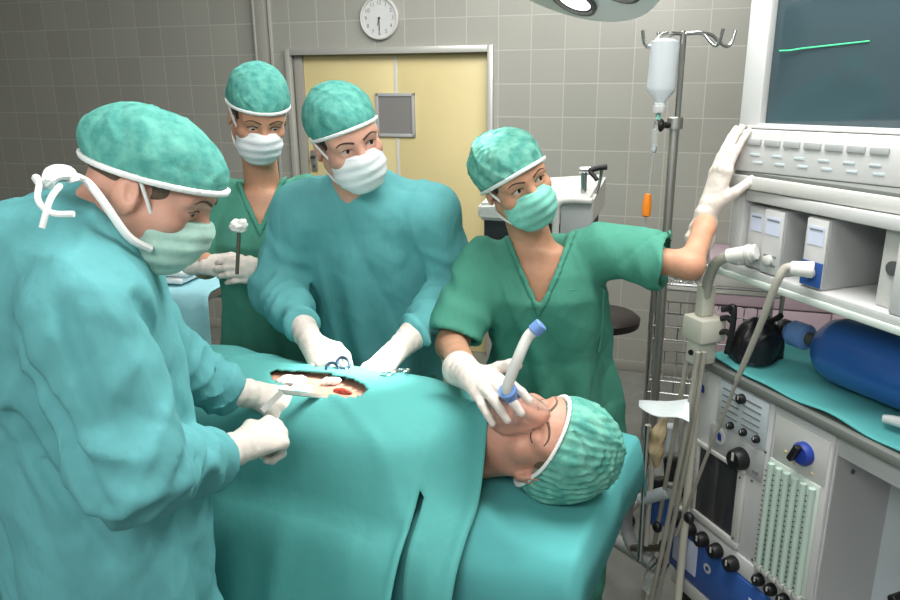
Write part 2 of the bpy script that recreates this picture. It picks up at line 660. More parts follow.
def creases(seed, amp, freq=(14, 14, 7)):
    rg = np.random.default_rng(seed)
    A = rg.normal(size=(5, 3)) * np.array(freq)
    B = rg.normal(size=(5, 3)) * np.array(freq) * 0.6
    ph = rg.uniform(0, 6.28, (5, 2))

    def f(P):
        v = np.zeros(len(P))
        for i in range(5):
            w = 1.6 * np.sin(P @ B[i] + ph[i, 0])
            v += (1 - np.abs(np.sin((P @ A[i] + w) * 0.5 + ph[i, 1]))) ** 3 * (1 if i % 2 else -1)
        return v * amp
    return f


def cloth_creases(seed, a1, a2):
    f1, f2 = creases(seed, a1), creases(seed + 100, a2, (30, 30, 18))
    return lambda P: f1(P) + f2(P)


def frame(o, y, z, sc=1.0):
    """columns x, y, z; y kept exactly, z made square to it"""
    y = np.array(y, float)
    y /= np.linalg.norm(y)
    z = np.array(z, float)
    z = z - y * (z @ y)
    z /= np.linalg.norm(z)
    T = np.eye(4)
    T[:3, 0], T[:3, 1], T[:3, 2], T[:3, 3] = np.cross(y, z) * sc, y * sc, z * sc, o
    return T


def pt(T, p):
    return T[:3, :3] @ np.array(p, float) + T[:3, 3]

# ------------------------------------------------------------------ the room
YW = R(18.2)
WALL = Matrix.Translation((0, 4.9, 0)) @ Matrix.Rotation(-YW, 4, 'Z')      # x along the wall, -y into the room, z up


def struct(o):
    o['kind'] = 'structure'
    return o


def wall_mesh(name, quads, ox, oz, base_T, m='wall'):
    """quads in (x, z) on the wall plane; the object's own x,y carry the tile grid"""
    V, F = [], []
    for x0, x1, z0, z1 in quads:
        n = len(V)
        V += [(x0 - ox, z0 - oz, 0), (x1 - ox, z0 - oz, 0), (x1 - ox, z1 - oz, 0), (x0 - ox, z1 - oz, 0)]
        V += [(v[0], v[1], -0.12) for v in V[n:n + 4]]
        F += [[n, n + 1, n + 2, n + 3], [n + 7, n + 6, n + 5, n + 4]]
        for i in range(4):
            j = (i + 1) % 4
            F.append([n + j, n + i, n + 4 + i, n + 4 + j])
    me = bpy.data.meshes.new(name)
    me.from_pydata(V, [], F)
    me.materials.append(M[m])
    o = bpy.data.objects.new(name, me)
    col.objects.link(o)
    o.matrix_world = base_T @ Matrix.Translation((ox, 0, oz)) @ Matrix.Rotation(math.pi / 2, 4, 'X')
    return struct(o)


DX0, DX1, DZ = -1.075, 0.262, 1.955
wall_mesh('wall_back', [(-4.1, DX0, 0, 3.0), (DX1, 2.9, 0, 3.0), (DX0, DX1, DZ, 3.0)], 0.123, 0.024, WALL)
wall_mesh('wall_left', [(0, 6.5, 0, 3.0)], 0.0, 0.024, WALL @ Matrix.Translation((-4.1, -6.5, 0)) @ Matrix.Rotation(math.pi / 2, 4, 'Z'))
wall_mesh('wall_right', [(0, 5.0, 0, 3.0)], 0.0, 0.024, WALL @ Matrix.Translation((2.9, 0, 0)) @ Matrix.Rotation(-math.pi / 2, 4, 'Z'))
struct(MB(WALL).lim(-4.2, 3.1, -7.5, 0.1, -0.05, 0).build('floor', 'floor'))
struct(MB(WALL).lim(-4.2, 3.1, -7.0, 0.1, 3.0, 3.06).build('ceiling', 'ceil'))
tr = MB(WALL)
tr.lim(DX0 - 0.035, DX0, -0.035, 0.13, 0, DZ + 0.04, 0.003)
tr.lim(DX1, DX1 + 0.035, -0.035, 0.13, 0, DZ + 0.04, 0.003)
tr.lim(DX0, DX1, -0.035, 0.13, DZ, DZ + 0.04, 0.003)
door = struct(MB(WALL).lim(DX0 + 0.055, -0.364, 0.05, 0.095, 0.0, DZ + 0.03, 0.003).build('door_1', 'door'))
dz = door
MB(WALL).lim(-0.364, DX1 + 0.02, 0.05, 0.095, 0.0, DZ + 0.03, 0.003).build('leaf', 'door', dz)
tr.build('frame', 'alu', dz)
MB(WALL).lim(DX0, DX0 + 0.058, 0.02, 0.12, 0, DZ, 0.002).build('reveal', 'alud', dz)
MB(WALL).lim(-0.374, -0.354, 0.044, 0.05, 0.01, DZ - 0.015, 0.001).build('seam_strip', 'offw', dz, label='pale strip down the door seam')
w = MB(WALL)
x0, x1, z0, z1 = -0.505, -0.238, 1.44, 1.715
for a in ((x0, x1, z1 - 0.02, z1), (x0, x1, z0, z0 + 0.02), (x0, x0 + 0.018, z0, z1), (x1 - 0.018, x1, z0, z1)):
    w.lim(a[0], a[1], 0.03, 0.055, a[2], a[3], 0.002)
wf = w.build('vision_panel_frame', 'grey', dz)
MB(WALL).lim(x0 + 0.018, x1 - 0.018, 0.04, 0.05, z0 + 0.02, z1 - 0.02).build('pane', 'glassd', wf)
lk = MB(WALL).lim(-1.0, -0.955, 0.035, 0.05, 1.20, 1.34, 0.003).build('lock_plate', 'steel', dz)
MB(WALL).lim(-0.99, -0.965, 0.005, 0.04, 1.285, 1.305, 0.003).build('latch', 'inkd', lk)
MB(WALL).sph((-0.978, 0.033, 1.235), 0.009).build('keyhole', 'inkd', lk)
# cable duct with a pale edge beside the door
tm = struct(MB(WALL).lim(-1.305, -1.232, -0.045, 0.0, 0, 3.0, 0.003).build('trim_1', 'alud'))
MB(WALL).lim(-1.318, -1.303, -0.05, 0.0, 0, 3.0, 0.003).build('edge_strip', 'alu', tm)
struct(MB(WALL).lim(-1.225, -1.205, -0.012, 0.0, 0, 3.0, 0.003).build('trim_2', 'alu'))
b = MB(WALL).lim(-4.1, DX0 - 0.04, -0.012, 0.0, 0.0, 0.07, 0.003)
struct(b.build('baseboard_left', 'alud'))
struct(MB(WALL).lim(DX1 + 0.04, 2.9, -0.012, 0.0, 0.0, 0.07, 0.003).build('baseboard_right', 'alud'))

# wall clock
cc = WALL @ Vector((-0.435, -0.002, 2.165))
CK = WALL @ Matrix.Translation((-0.435, 0, 2.165))
clk = thing('wall_clock', 'round white wall clock above the yellow door', 'clock', WALL @ Vector((-0.435, -0.03, 2.165 - 0.13)))
MB(CK).lathe([(0.112, 0), (0.126, 0.004), (0.128, 0.03), (0.122, 0.038), (0.115, 0.036), (0.115, 0.02), (0.01, 0.02)], (0, 0, 0), (0, -0.04, 0), 40).build('rim', 'offw', clk)
MB(CK).lathe([(0.114, 0), (0.114, 0.003)], (0, -0.02, 0), (0, -0.03, 0), 40).build('dial', 'white', clk)
for h in range(1, 13):
    a = math.pi / 2 - h * math.pi / 6
    cu = bpy.data.curves.new('numeral', 'FONT')
    cu.body = str(h)
    cu.size = 0.034
    cu.align_x, cu.align_y = 'CENTER', 'CENTER'
    cu.extrude = 0.0006
    t = bpy.data.objects.new('numeral', cu)
    col.objects.link(t)
    cu.materials.append(M['ink'])
    me_ = bpy.data.meshes.new_from_object(t)
    bpy.data.objects.remove(t)
    t = bpy.data.objects.new('numeral', me_)
    col.objects.link(t)
    t.parent = clk
    t.matrix_basis = clk.matrix_basis.inverted() @ CK @ Matrix.Translation((0.09 * math.cos(a), -0.0245, 0.09 * math.sin(a))) @ Matrix.Rotation(math.pi / 2, 4, 'X')
MB(CK).box((0.0, -0.0275, -0.036), (0.005, 0.002, 0.08)).build('minute_hand', 'inkd', clk)
MB(CK).box((-0.006, -0.026, -0.018), (0.007, 0.002, 0.05), rot=Matrix.Rotation(R(14), 3, 'Y')).build('hour_hand', 'ink', clk)
MB(CK).cyl((0, -0.022, 0), (0, -0.03, 0), 0.007).build('hub', 'inkd', clk)

# ------------------------------------------------------------------ people
def axis(lo, hi, c, half, fine, coarse):
    a = list(np.arange(c - half, lo, -coarse))[1:][::-1] if c - half > lo else []
    m = list(np.arange(max(lo, c - half), min(hi, c + half), fine))
    b = list(np.arange(m[-1] + fine, hi, coarse))
    return np.array(sorted(a + m + b))


def head_prims(F, T, open_=0.005, look=0.0, ears=True):
    s = float(np.cbrt(np.linalg.det(T[:3, :3])))

    def c(a, b, ra, rb, k=0.012, op='u'):
        F.cone(a, b, ra * s, rb * s, k * s, op, T)

    def e(cn, r, k=0.012, op='u', rot=None):
        F.ell(cn, r, k * s, op, T, rot)
    e((0, -0.012, 0.035), (0.074, 0.096, 0.082), 0)
    e((0, 0.030, -0.042), (0.060, 0.056, 0.078), 0.03)
    e((0, 0.055, 0.035), (0.058, 0.036, 0.042), 0.03)
    for q in (-1, 1):
        c((q * 0.056, 0.0, -0.055), (q * 0.02, 0.066, -0.104), 0.017, 0.017, 0.03)
        e((q * 0.047, 0.052, -0.028), (0.022, 0.026, 0.02), 0.025)
        c((q * 0.012, 0.083, 0.02), (q * 0.05, 0.07, 0.018), 0.012, 0.009, 0.018)
    e((0, 0.068, -0.103), (0.024, 0.022, 0.018), 0.02)
    for q in (-1, 1):
        e((q * 0.032, 0.1, -0.001), (0.019, 0.017, 0.013), 0.012, 's')
    c((0, 0.084, 0.012), (0, 0.108, -0.036), 0.008, 0.012, 0.014)
    for q in (-1, 1):
        e((q * 0.012, 0.096, -0.041), (0.009, 0.012, 0.008), 0.008)
    c((-0.018, 0.086, -0.066), (0.018, 0.086, -0.066), 0.007, 0.007, 0.01)
    c((-0.016, 0.085, -0.077), (0.016, 0.085, -0.077), 0.008, 0.008, 0.008)
    c((-0.024, 0.096, -0.0712), (0.024, 0.096, -0.0712), 0.0028, 0.0028, 0.004, 's')
    for q in (-1, 1):
        e((q * 0.032, 0.0725, -0.001), (0.0165, 0.0150, 0.0145), 0.006)
        if open_ > 0:
            e((q * 0.032, 0.0865, -0.001 + look), (0.0135, 0.0105, open_), 0.002, 's')
        else:
            c((q * 0.021, 0.090, -0.006), (q * 0.043, 0.086, -0.006), 0.0022, 0.002, 0.003, 's')
        if ears:
            ro = Matrix.Rotation(R(q * -18), 3, 'Z') @ Matrix.Rotation(R(12), 3, 'X')
            e((q * 0.079, -0.010, -0.008), (0.0075, 0.019, 0.031), 0.006, 'u', ro)
            e((q * 0.086, -0.006, -0.002), (0.0055, 0.010, 0.018), 0.004, 's', ro)
            e((q * 0.076, 0.004, -0.012), (0.005, 0.006, 0.008), 0.004)


def glove_prims(F, T, thumb, curl, spread=(6, 2, -2, -7), tpts=None, g=1.0, cuff=True):
    """wrist at the origin, fingers along +y, back of the hand +z, thumb on side x*thumb"""
    def c(a, b, ra, rb, k):
        F.cone(a, b, ra * g, rb * g, k, 'u', T)
    kx = [0.027, 0.0095, -0.0085, -0.0255]
    ky = [0.090, 0.094, 0.090, 0.081]
    kz = [0.000, 0.003, 0.002, -0.004]
    ln = [(0.045, 0.027, 0.022), (0.050, 0.030, 0.023), (0.046, 0.028, 0.022), (0.037, 0.022, 0.020)]
    rr = [0.0102, 0.0102, 0.0098, 0.0088]
    c((0, -0.035, 0), (0, 0.012, 0), 0.0255, 0.0245, 0.02)
    for i in range(4):
        x = kx[i] * thumb
        c((x * 0.55, 0.012, -0.002), (x, ky[i], kz[i] - 0.003), 0.0165, 0.0118, 0.014)
    for i in range(4):
        p = np.array([kx[i] * thumb, ky[i], kz[i]])
        sp = R(spread[i]) * thumb
        a = 0.0
        r0 = rr[i]
        for j in range(3):
            a += R(curl[i][j] if isinstance(curl[0], (tuple, list)) else curl[j])
            d = np.array([math.sin(sp) * math.cos(a), math.cos(sp) * math.cos(a), -math.sin(a)])
            q = p + d * ln[i][j]
            r1 = r0 * (0.95, 0.92, 0.88)[j]
            c(p, q, r0, r1, 0.010 if j == 0 else 0.003)
            p, r0 = q, r1
    if tpts is None:
        tpts = [(0.047, 0.056, -0.020), (0.060, 0.086, -0.028), (0.062, 0.110, -0.034)]
    P = [(0.018 * thumb, 0.020, -0.006)] + [(t[0] * thumb, t[1], t[2]) for t in tpts]
    rs = [0.017, 0.0135, 0.0115, 0.0095]
    for i in range(3):
        c(P[i], P[i + 1], rs[i], rs[i + 1], 0.014 if i == 0 else 0.004)
    if cuff:
        F.cone((0, -0.066, 0), (0, -0.012, 0), 0.037, 0.030, 0.012, 'u', T, fold=(0.0018, 2.2, 'u', 1.0))
        F.cone((0, -0.0685, 0), (0, -0.0675, 0), 0.0385, 0.0385, 0.004, 'u', T)


def make_glove(name, T, thumb, curl, parent, **kw):
    c = pt(T, (0, 0.05, 0))
    F = Field.uni(c - 0.16, c + 0.16, 0.0026)
    glove_prims(F, T, thumb, curl, **kw)
    V, Q = F.mesh(1)
    return link_mesh(name, V, Q, 'glove', parent)


def head_wear(T, p, cap, mask_m, cap_m='cap', hair_m='hair', bulges=(), plane=((0, 0.092, 0.05), (0, -0.105, -0.022)), straps=True, mask=True,
              band_w=0.0048, puff=0.0, women=False, hair=True, seed=1):
    s = float(np.cbrt(np.linalg.det(T[:3, :3])))
    o = T[:3, 3]
    a, b = np.array(plane[0]), np.array(plane[1])
    along = a - b
    n = np.array([0, -along[2], along[1]])
    n /= np.linalg.norm(n)
    cc, cr = cap

    def capfield(h):
        F = Field.uni(o - 0.24, o + 0.24, h)
        F.ell(cc, cr, 0, 'u', T)
        for bc, brr in bulges:
            F.ell(bc, brr, 0.03, 'u', T)
        return F
    F = capfield(0.0042)
    if puff:
        L = F.local(T)
        F.D = F.D + puff * (np.sin(70 * L[0] + 25 * np.sin(14 * L[1])) * np.sin(40 * L[2] + 18 * np.sin(19 * L[0])) * 0.5)
    F.half(a, -n, 0.008, T)
    capo = F.build('cap', cap_m, p, 1, creases(seed, 0.0022 if not puff else 0.004, (40, 40, 40)))
    F = capfield(0.0028)
    L = F.local(T)
    pl = (L[1] - a[1]) * n[1] + (L[2] - a[2]) * n[2]
    F.D = np.maximum(np.abs(F.D) - 0.0045, np.abs(pl) * s - band_w).astype(np.float32)
    F.build('cap_band', 'band', capo, 1, label='white band of the cap')
    if hair:
        F = Field.uni(o - 0.17, o + 0.17, 0.004)
        F.ell((0, -0.014, 0.033), (0.079, 0.104, 0.088), 0, 'u', T)
        F.half(a + n * 0.02, n, 0, T)                              # below the cap edge
        F.half((0, 0.052, 0.03), (0, 1, 0), 0, T)
        L = F.local(T)
        low = np.where(L[1] < -0.025, -0.052, np.where(L[1] < 0.018, 0.015, -0.012))
        F.D = np.maximum(F.D, (low - L[2]).astype(np.float32))
        F.build('hair', hair_m, p, 1)
    if mask:
        F = Field.uni(pt(T, (0, 0.05, -0.06)) - 0.115, pt(T, (0, 0.05, -0.06)) + 0.115, 0.0028)
        F.ell((0, 0.044, -0.066), (0.069, 0.070, 0.070), 0, 'u', T)
        F.ell((0, 0.088, -0.032), (0.026, 0.032, 0.034), 0.035, 'u', T)
        L = F.local(T)
        zz = L[2] - 0.25 * (L[1] - 0.09)
        F.D = (F.D + 0.0012 * np.sin(2 * math.pi * zz / 0.027 + 0.5 * np.sin(30 * L[0]))).astype(np.float32)
        F.half((0, 0.1, -0.013), (0, -0.20, 1), 0.003, T)
        F.half((0, 0.018, 0), (0, -1, -0.12), 0.003, T)
        mo = F.build('mask', mask_m, p, 1)
        if straps:
            st = MB()
            for q in (-1, 1):
                st.tube([pt(T, x) for x in ((q * 0.063, 0.036, -0.032), (q * 0.073, 0.022, -0.01), (q * 0.081, 0.006, 0.012), (q * 0.0865, -0.008, 0.03))], 0.0032 * s, 8)
                st.tube([pt(T, x) for x in ((q * 0.060, 0.034, -0.095), (q * 0.066, 0.0, -0.088), (q * 0.062, -0.05, -0.075), (q * 0.03, -0.088, -0.07), (0, -0.094, -0.07))], 0.0032 * s, 8)
            st.build('strap', 'band', mo)
    return capo


def eyes(T, p, F, gaze=(0, 1, 0), women=False, brow_z=0.0215, closed=False, brow='brow'):
    s = float(np.cbrt(np.linalg.det(T[:3, :3])))
    g = np.array(gaze, float)
    g /= np.linalg.norm(g)
    for q in (-1, 1):
        c = np.array([q * 0.032, 0.0718, -0.001])
        if closed:
            MB().tube([F.hit(pt(T, (q * u, 0.13, z)), pt(T, (q * u, 0.03, z))) for u, z in ((0.018, -0.005), (0.026, -0.0085), (0.034, -0.0095), (0.042, -0.008), (0.048, -0.004))], 0.0013 * s, 6).build('eyelash', 'brow', p)
        if not closed:
            e = MB().sph(pt(T, c), 0.0126 * s, 20).build('eyeball', 'eyew', p)
            MB().sph(pt(T, c + g * 0.0062), 0.0076 * s, 16).build('iris', 'iris', e)
            lid = []
            for u in (-0.0155, -0.008, 0, 0.008, 0.0165):
                zt = 0.0052 - 0.0048 * (u / 0.0155) ** 2
                h = F.hit(pt(T, (c[0] + u * q, 0.12, zt + 0.0006)), pt(T, (c[0] + u * q, 0.05, zt + 0.0006)))
                lid.append(h)
            MB().tube(lid, (0.0016 if women else 0.0011) * s, 6).build('eyelash', 'brow', p)
        pts = []
        for u, z in ((0.012, -0.002), (0.022, 0.002), (0.034, 0.0045), (0.044, 0.003), (0.053, -0.003)):
            pts.append(F.hit(pt(T, (q * u, 0.13, brow_z + z)), pt(T, (q * u, 0.03, brow_z + z))))
        MB().tube(pts, lambda t: s * ((0.0024 if women else 0.0030) * (1 - 0.55 * t)), 8).build('eyebrow', brow, p)


def body_field(T, lo, hi):
    o = T[:3, 3]
    return Field(*[axis(lo[i], hi[i], o[i], 0.145, 0.0034, 0.011) for i in range(3)])


def arm(F, sh, el, wr, Tg, r=(0.05, 0.042, 0.026), hand=True, thumb=1):
    F.cone(sh, el, r[0], r[1], 0.03)
    F.cone(el, wr, r[1] * 1.02, r[2], 0.03)
    if Tg is not None:
        F.cone(wr, pt(Tg, (0, 0.0, 0)), r[2] * 0.9, 0.017, 0.02)
        F.cone((0, 0.0, 0), (0, 0.06, -0.004), 0.015, 0.008, 0.01, 'u', Tg)
        for i in range(4):
            F.cone((0.007 - 0.005 * i, 0.02, -0.004), ((0.022 - 0.0145 * i) * 0.9, 0.078, -0.004), 0.007, 0.006, 0.004, 'u', Tg)
        F.cone((0.014 * thumb, 0.02, -0.006), (0.036 * thumb, 0.045, -0.015), 0.009, 0.006, 0.006, 'u', Tg)


def legs(F, c, rt, z0=0.9):
    for q in (-1, 1):
        h = np.array([c[0] + rt[0] * 0.1 * q, c[1] + rt[1] * 0.1 * q, z0])
        k = h + [0, 0, -0.42]
        a = np.array([h[0], h[1], 0.10])
        F.cone(h, k, 0.085, 0.058, 0.03)
        F.cone(k, a, 0.056, 0.04, 0.03)
        f = np.array([-rt[1], rt[0], 0])
        F.cone(a + [0, 0, -0.055], a + f * 0.17 + [0, 0, -0.065], 0.04, 0.034, 0.03)


def trousers(p, c, rt, m='scrub', z0=0.88):
    c3 = np.array([c[0], c[1], 0])
    F = Field.uni(c3 + [-0.3, -0.3, 0.06], c3 + [0.3, 0.3, 0.98], 0.012)
    for q in (-1, 1):
        h = np.array([c[0] + rt[0] * 0.1 * q, c[1] + rt[1] * 0.1 * q, z0])
        F.cone(h, (h[0], h[1], 0.09), 0.105, 0.085, 0.02, 'u', None, (0.004, 3.0, 'u', 1.0 + q))
    F.half((0, 0, 0.1), (0, 0, -1))
    F.build('trousers', m, p, 1)


def shoes(p, c, rt, m='white'):
    f = np.array([-rt[1], rt[0], 0])
    for q in (-1, 1):
        a = np.array([c[0] + rt[0] * 0.1 * q, c[1] + rt[1] * 0.1 * q, 0.045])
        F = Field.uni(a - 0.32, a + 0.32, 0.012)
        F.cone(a - f * 0.03, a + f * 0.18, 0.052, 0.048, 0.02)
        F.half((0, 0, 0.001), (0, 0, -1))
        F.build('shoe', m, p)


def neckline_v(F, body_c, f, rt, zv, slope, p, m):
    X, Y, Z = F.grid((slice(None),) * 3)
    qf = (X - body_c[0]) * f[0] + (Y - body_c[1]) * f[1]
    qr = (X - body_c[0]) * rt[0] + (Y - body_c[1]) * rt[1]
    a = math.atan(slope)
    dw = np.maximum(-(qf - 0.0), np.abs(qr) * math.cos(a) - (Z - zv) * math.sin(a)).astype(np.float32)
    G = Field(*F.ax)
    G.D = np.maximum(np.abs(F.D) - 0.0075, np.abs(dw + 0.001) - 0.0085)
    G.D = np.maximum(G.D, -(qf - 0.012)).astype(np.float32)
    F.D = np.maximum(F.D, -dw)
    return G


def clothes_sleeve(F, a, b, ra, rb, arm_r, seed, amp=0.005):
    """short open sleeve from a to b"""
    a, b = np.array(a), np.array(b)
    d = (b - a) / np.linalg.norm(b - a)
    F.cone(a, b + d * 0.04, ra, rb, 0.03, 'u', None, (amp, 2.2, 'u', seed))
    F.ell(b + d * 0.25, (0.25, 0.25, 0.25), 0.004, 's')
    F.cone(b - d * 0.05, b + d * 0.05, arm_r, arm_r + 0.012, 0.004, 's')


def sub_pt(a, b, t):
    return np.array(a) + (np.array(b) - np.array(a)) * t


# ---- surgeon at the left, in profile
p = thing('person', 'person in teal gown bent over the table at left, seen in profile', 'person', (-0.61, 1.2, 0), group='surgical team')
Th = frame(W(153, 186, 1.17), (0.86, 0.02, -0.50), (0.50, 0.05, 0.86), 0.93)
yaw = math.atan2(-0.85, 0.52)
rt = np.array([math.cos(yaw), math.sin(yaw)])
fw = np.array([-rt[1], rt[0]])
shR, elR = np.array([-0.50, 1.00, 1.53]), W(124, 468, 0.955)
wrR = W(212, 459, 1.225)
shL, elL, wrL = np.array([-0.66, 1.37, 1.53]), W(160, 345, 1.47), W(226, 390, 1.52)
TgR = frame(W(242, 446, 1.27), W(290, 425, 1.38) - W(242, 446, 1.27), (-0.1, -0.75, 0.65), 1.06)
TgL = frame(W(254, 394, 1.53), W(330, 404, 1.63) - W(254, 394, 1.53), (0.1, -0.5, 0.85), 1.06)
wrR, wrL = pt(TgR, (0, -0.08, 0)), pt(TgL, (0, -0.08, 0))
F = body_field(Th, (-1.0, 0.75, 0.0), (-0.1, 1.75, 1.86))
head_prims(F, Th, 0.0042, -0.001)
F.cone(pt(Th, (0, -0.03, -0.05)), (-0.585, 1.16, 1.57), 0.062, 0.07, 0.04)
F.column([(0.85, -0.625, 1.2, 0.165, 0.125), (1.15, -0.625, 1.2, 0.17, 0.125), (1.4, -0.62, 1.18, 0.185, 0.125), (1.58, -0.6, 1.17, 0.14, 0.09)], yaw, 0.03)
arm(F, shR, elR, wrR, TgR, (0.046, 0.036, 0.027), thumb=-1)
arm(F, shL, elL, wrL, TgL, (0.046, 0.034, 0.025))
legs(F, (-0.625, 1.2), rt)
F.build('body', 'skin_f', p, 1)
eyes(Th, p, F, (0.2, 1, -0.45), brow='hair_g')
head_wear(Th, p, ((0, -0.010, 0.038), (0.091, 0.120, 0.087)), 'mask_p', hair_m='hair_g', bulges=[((0, -0.080, 0.036), (0.05, 0.050, 0.030))],
          plane=((0, 0.094, 0.044), (0, -0.105, 0.000)), seed=3)
G = Field.uni((-1.0, 0.72, 0.28), (-0.32, 1.72, 1.75), 0.0085)
G.column([(0.3, -0.60, 1.2, 0.26, 0.22), (0.6, -0.61, 1.2, 0.235, 0.195), (0.9, -0.62, 1.2, 0.21, 0.175), (1.15, -0.625, 1.2, 0.215, 0.17), (1.4, -0.625, 1.185, 0.225, 0.165),
          (1.52, -0.615, 1.175, 0.205, 0.145), (1.60, -0.595, 1.165, 0.14, 0.115), (1.645, -0.575, 1.16, 0.095, 0.09)], yaw, 0.02, 'u', [(0.02, 9, 0.6, 1.25, 0.4)])
G.ell((-0.64, 1.165, 1.55), (0.15, 0.17, 0.12), 0.05)
G.cone(shR, (-0.58, 1.16, 1.60), 0.085, 0.08, 0.05)
G.cone(shL, (-0.58, 1.18, 1.60), 0.085, 0.08, 0.05)
G.cone(shR, elR, 0.092, 0.078, 0.018, 'u', None, (0.006, 2.5, 'b', 0.4))
G.cone(elR, wrR, 0.076, 0.049, 0.02, 'u', None, (0.009, 4.2, 'u', 2.0))
G.cone(shL, elL, 0.09, 0.075, 0.04, 'u', None, (0.006, 2.5, 'b', 1.4))
G.cone(elL, wrL, 0.074, 0.060, 0.03, 'u', None, (0.004, 4.2, 'u', 0.3))
for a_, b_, r_ in ((W(60, 300, 0.9), W(98, 420, 0.9), 0.008), (W(150, 300, 1.03), W(185, 420, 1.05), 0.012), (W(10, 330, 0.9), W(100, 510, 0.92), 0.010),
                   (W(8, 420, 0.92), W(110, 560, 0.92), 0.008)):
    G.cone(G.hit(np.array([0, 0, CAM_H]), a_ + (a_ - [0, 0, CAM_H]) * 0.5, 400), G.hit(np.array([0, 0, CAM_H]), b_ + (b_ - [0, 0, CAM_H]) * 0.5, 400), r_, r_, 0.02, 's')
gown = G.build('gown', 'gown_old', p, 1, cloth_creases(5, 0.009, 0.0022))
t = MB()
t.tube([W(36, 178, 1.07), W(44, 186, 1.03), W(60, 176, 1.03), W(84, 180, 1.08), W(100, 197, 1.06), W(128, 236, 1.07), W(150, 249, 1.1)], 0.006, 8)
t.tube([W(40, 182, 1.02), W(38, 200, 0.985), W(52, 213, 0.975), W(74, 214, 0.975)], 0.0042, 8)
t.tube([W(60, 186, 1.02), W(50, 200, 0.98), W(42, 228, 0.965)], 0.0042, 8)
t.tube([W(48, 184, 1.02), W(52, 172, 1.04), W(68, 172, 1.05), W(74, 182, 1.05)], 0.009, 8)
t.build('neck_tie', 'band', p, label='white neck tie with a bow')
make_glove('glove', TgR, -1, [(58, 78, 50), (64, 82, 50), (68, 84, 50), (70, 84, 50)], p, spread=(3, 1, -1, -3), tpts=[(0.040, 0.060, -0.012), (0.034, 0.092, -0.022), (0.018, 0.112, -0.032)])
make_glove('glove', TgL, 1, [(8, 14, 10), (10, 18, 12), (14, 20, 14), (18, 22, 14)], p, spread=(4, 1, -2, -5))
trousers(p, (-0.625, 1.2), rt)
shoes(p, (-0.625, 1.2), rt)

# ---- second surgeon behind the table
p = thing('person', 'person in teal gown and white mask standing before the yellow door', 'person', (-0.24, 2.27, 0), group='surgical team')
Th = frame(W(346, 137, 2.0), (0.45, -0.84, -0.22), (-0.34, 0, 0.94), 1.03)
shR, shL = np.array([-0.415, 2.13, 1.475]), np.array([-0.045, 2.10, 1.475])
elR, elL = W(276, 288, 2.16), W(456, 292, 2.15)
wrR, wrL = W(300, 323, 1.88), W(412, 340, 1.89)
TgR = frame(W(311, 342, 1.81), W(337, 386, 1.66) - W(311, 342, 1.81), (-0.35, -0.5, 0.8), 1.05)
TgL = frame(W(397, 350, 1.80), W(358, 386, 1.66) - W(397, 350, 1.80), (-0.2, -0.45, 0.85), 1.05)
wrR, wrL = pt(TgR, (0, -0.08, 0)), pt(TgL, (0, -0.08, 0))
F = body_field(Th, (-0.75, 1.55, 0.0), (0.3, 2.5, 1.9))
head_prims(F, Th, 0.0066, 0.0)
F.cone(pt(Th, (0, -0.025, -0.05)), (-0.245, 2.12, 1.49), 0.058, 0.068, 0.04)
F.column([(0.85, -0.24, 2.29, 0.165, 0.115), (1.1, -0.24, 2.26, 0.155, 0.105), (1.3, -0.237, 2.21, 0.17, 0.11), (1.48, -0.235, 2.14, 0.13, 0.08)], 0, 0.03)
arm(F, shR, elR, wrR, TgR, (0.05, 0.043, 0.028), thumb=-1)
arm(F, shL, elL, wrL, TgL, (0.05, 0.043, 0.028))
legs(F, (-0.24, 2.29), (-1, 0))
F.build('body', 'skin_f', p, 1)
eyes(Th, p, F, (-0.38, 1, 0.02))
head_wear(Th, p, ((0, -0.015, 0.050), (0.090, 0.112, 0.086)), 'mask_w', seed=7, plane=((0, 0.092, 0.052), (0, -0.105, -0.015)))
G = Field.uni((-0.72, 1.72, 0.3), (0.26, 2.6, 1.62), 0.0085)
G.column([(0.3, -0.24, 2.33, 0.25, 0.17), (0.7, -0.24, 2.31, 0.22, 0.15), (1.0, -0.24, 2.275, 0.20, 0.14), (1.2, -0.238, 2.23, 0.195, 0.138), (1.35, -0.237, 2.19, 0.205, 0.135),
          (1.44, -0.236, 2.155, 0.18, 0.115), (1.515, -0.237, 2.13, 0.115, 0.092), (1.55, -0.242, 2.105, 0.082, 0.082), (1.585, -0.248, 2.085, 0.070, 0.076)], 0, 0.02, 'u', [(0.016, 8, 0.2, 1.42, 0.9)])
G.cone(shR, (-0.24, 2.13, 1.515), 0.078, 0.075, 0.05)
G.cone(shL, (-0.24, 2.13, 1.515), 0.078, 0.075, 0.05)
G.cone(shR, elR, 0.080, 0.076, 0.035, 'u', None, (0.005, 3.2, 'b', 0.4))
G.cone(elR, wrR, 0.076, 0.048, 0.03, 'u', None, (0.009, 4.2, 'u', 2.0))
G.cone(shL, elL, 0.080, 0.076, 0.035, 'u', None, (0.005, 3.2, 'b', 3.4))
G.cone(elL, wrL, 0.076, 0.048, 0.03, 'u', None, (0.009, 4.2, 'u', 1.0))
G.build('gown', 'gown', p, 1, cloth_creases(11, 0.007, 0.0018))
make_glove('glove', TgR, -1, [(25, 35, 25), (35, 45, 30), (42, 48, 30), (48, 50, 30)], p, tpts=[(0.046, 0.056, -0.012), (0.052, 0.092, -0.016), (0.046, 0.120, -0.022)])
make_glove('glove', TgL, 1, [(16, 20, 15), (20, 24, 18), (24, 28, 20), (30, 30, 22)], p, spread=(3, 0, -3, -6), tpts=[(0.040, 0.060, -0.02), (0.042, 0.09, -0.034), (0.034, 0.11, -0.044)])
trousers(p, (-0.24, 2.29), (-1, 0))
shoes(p, (-0.24, 2.29), (-1, 0))

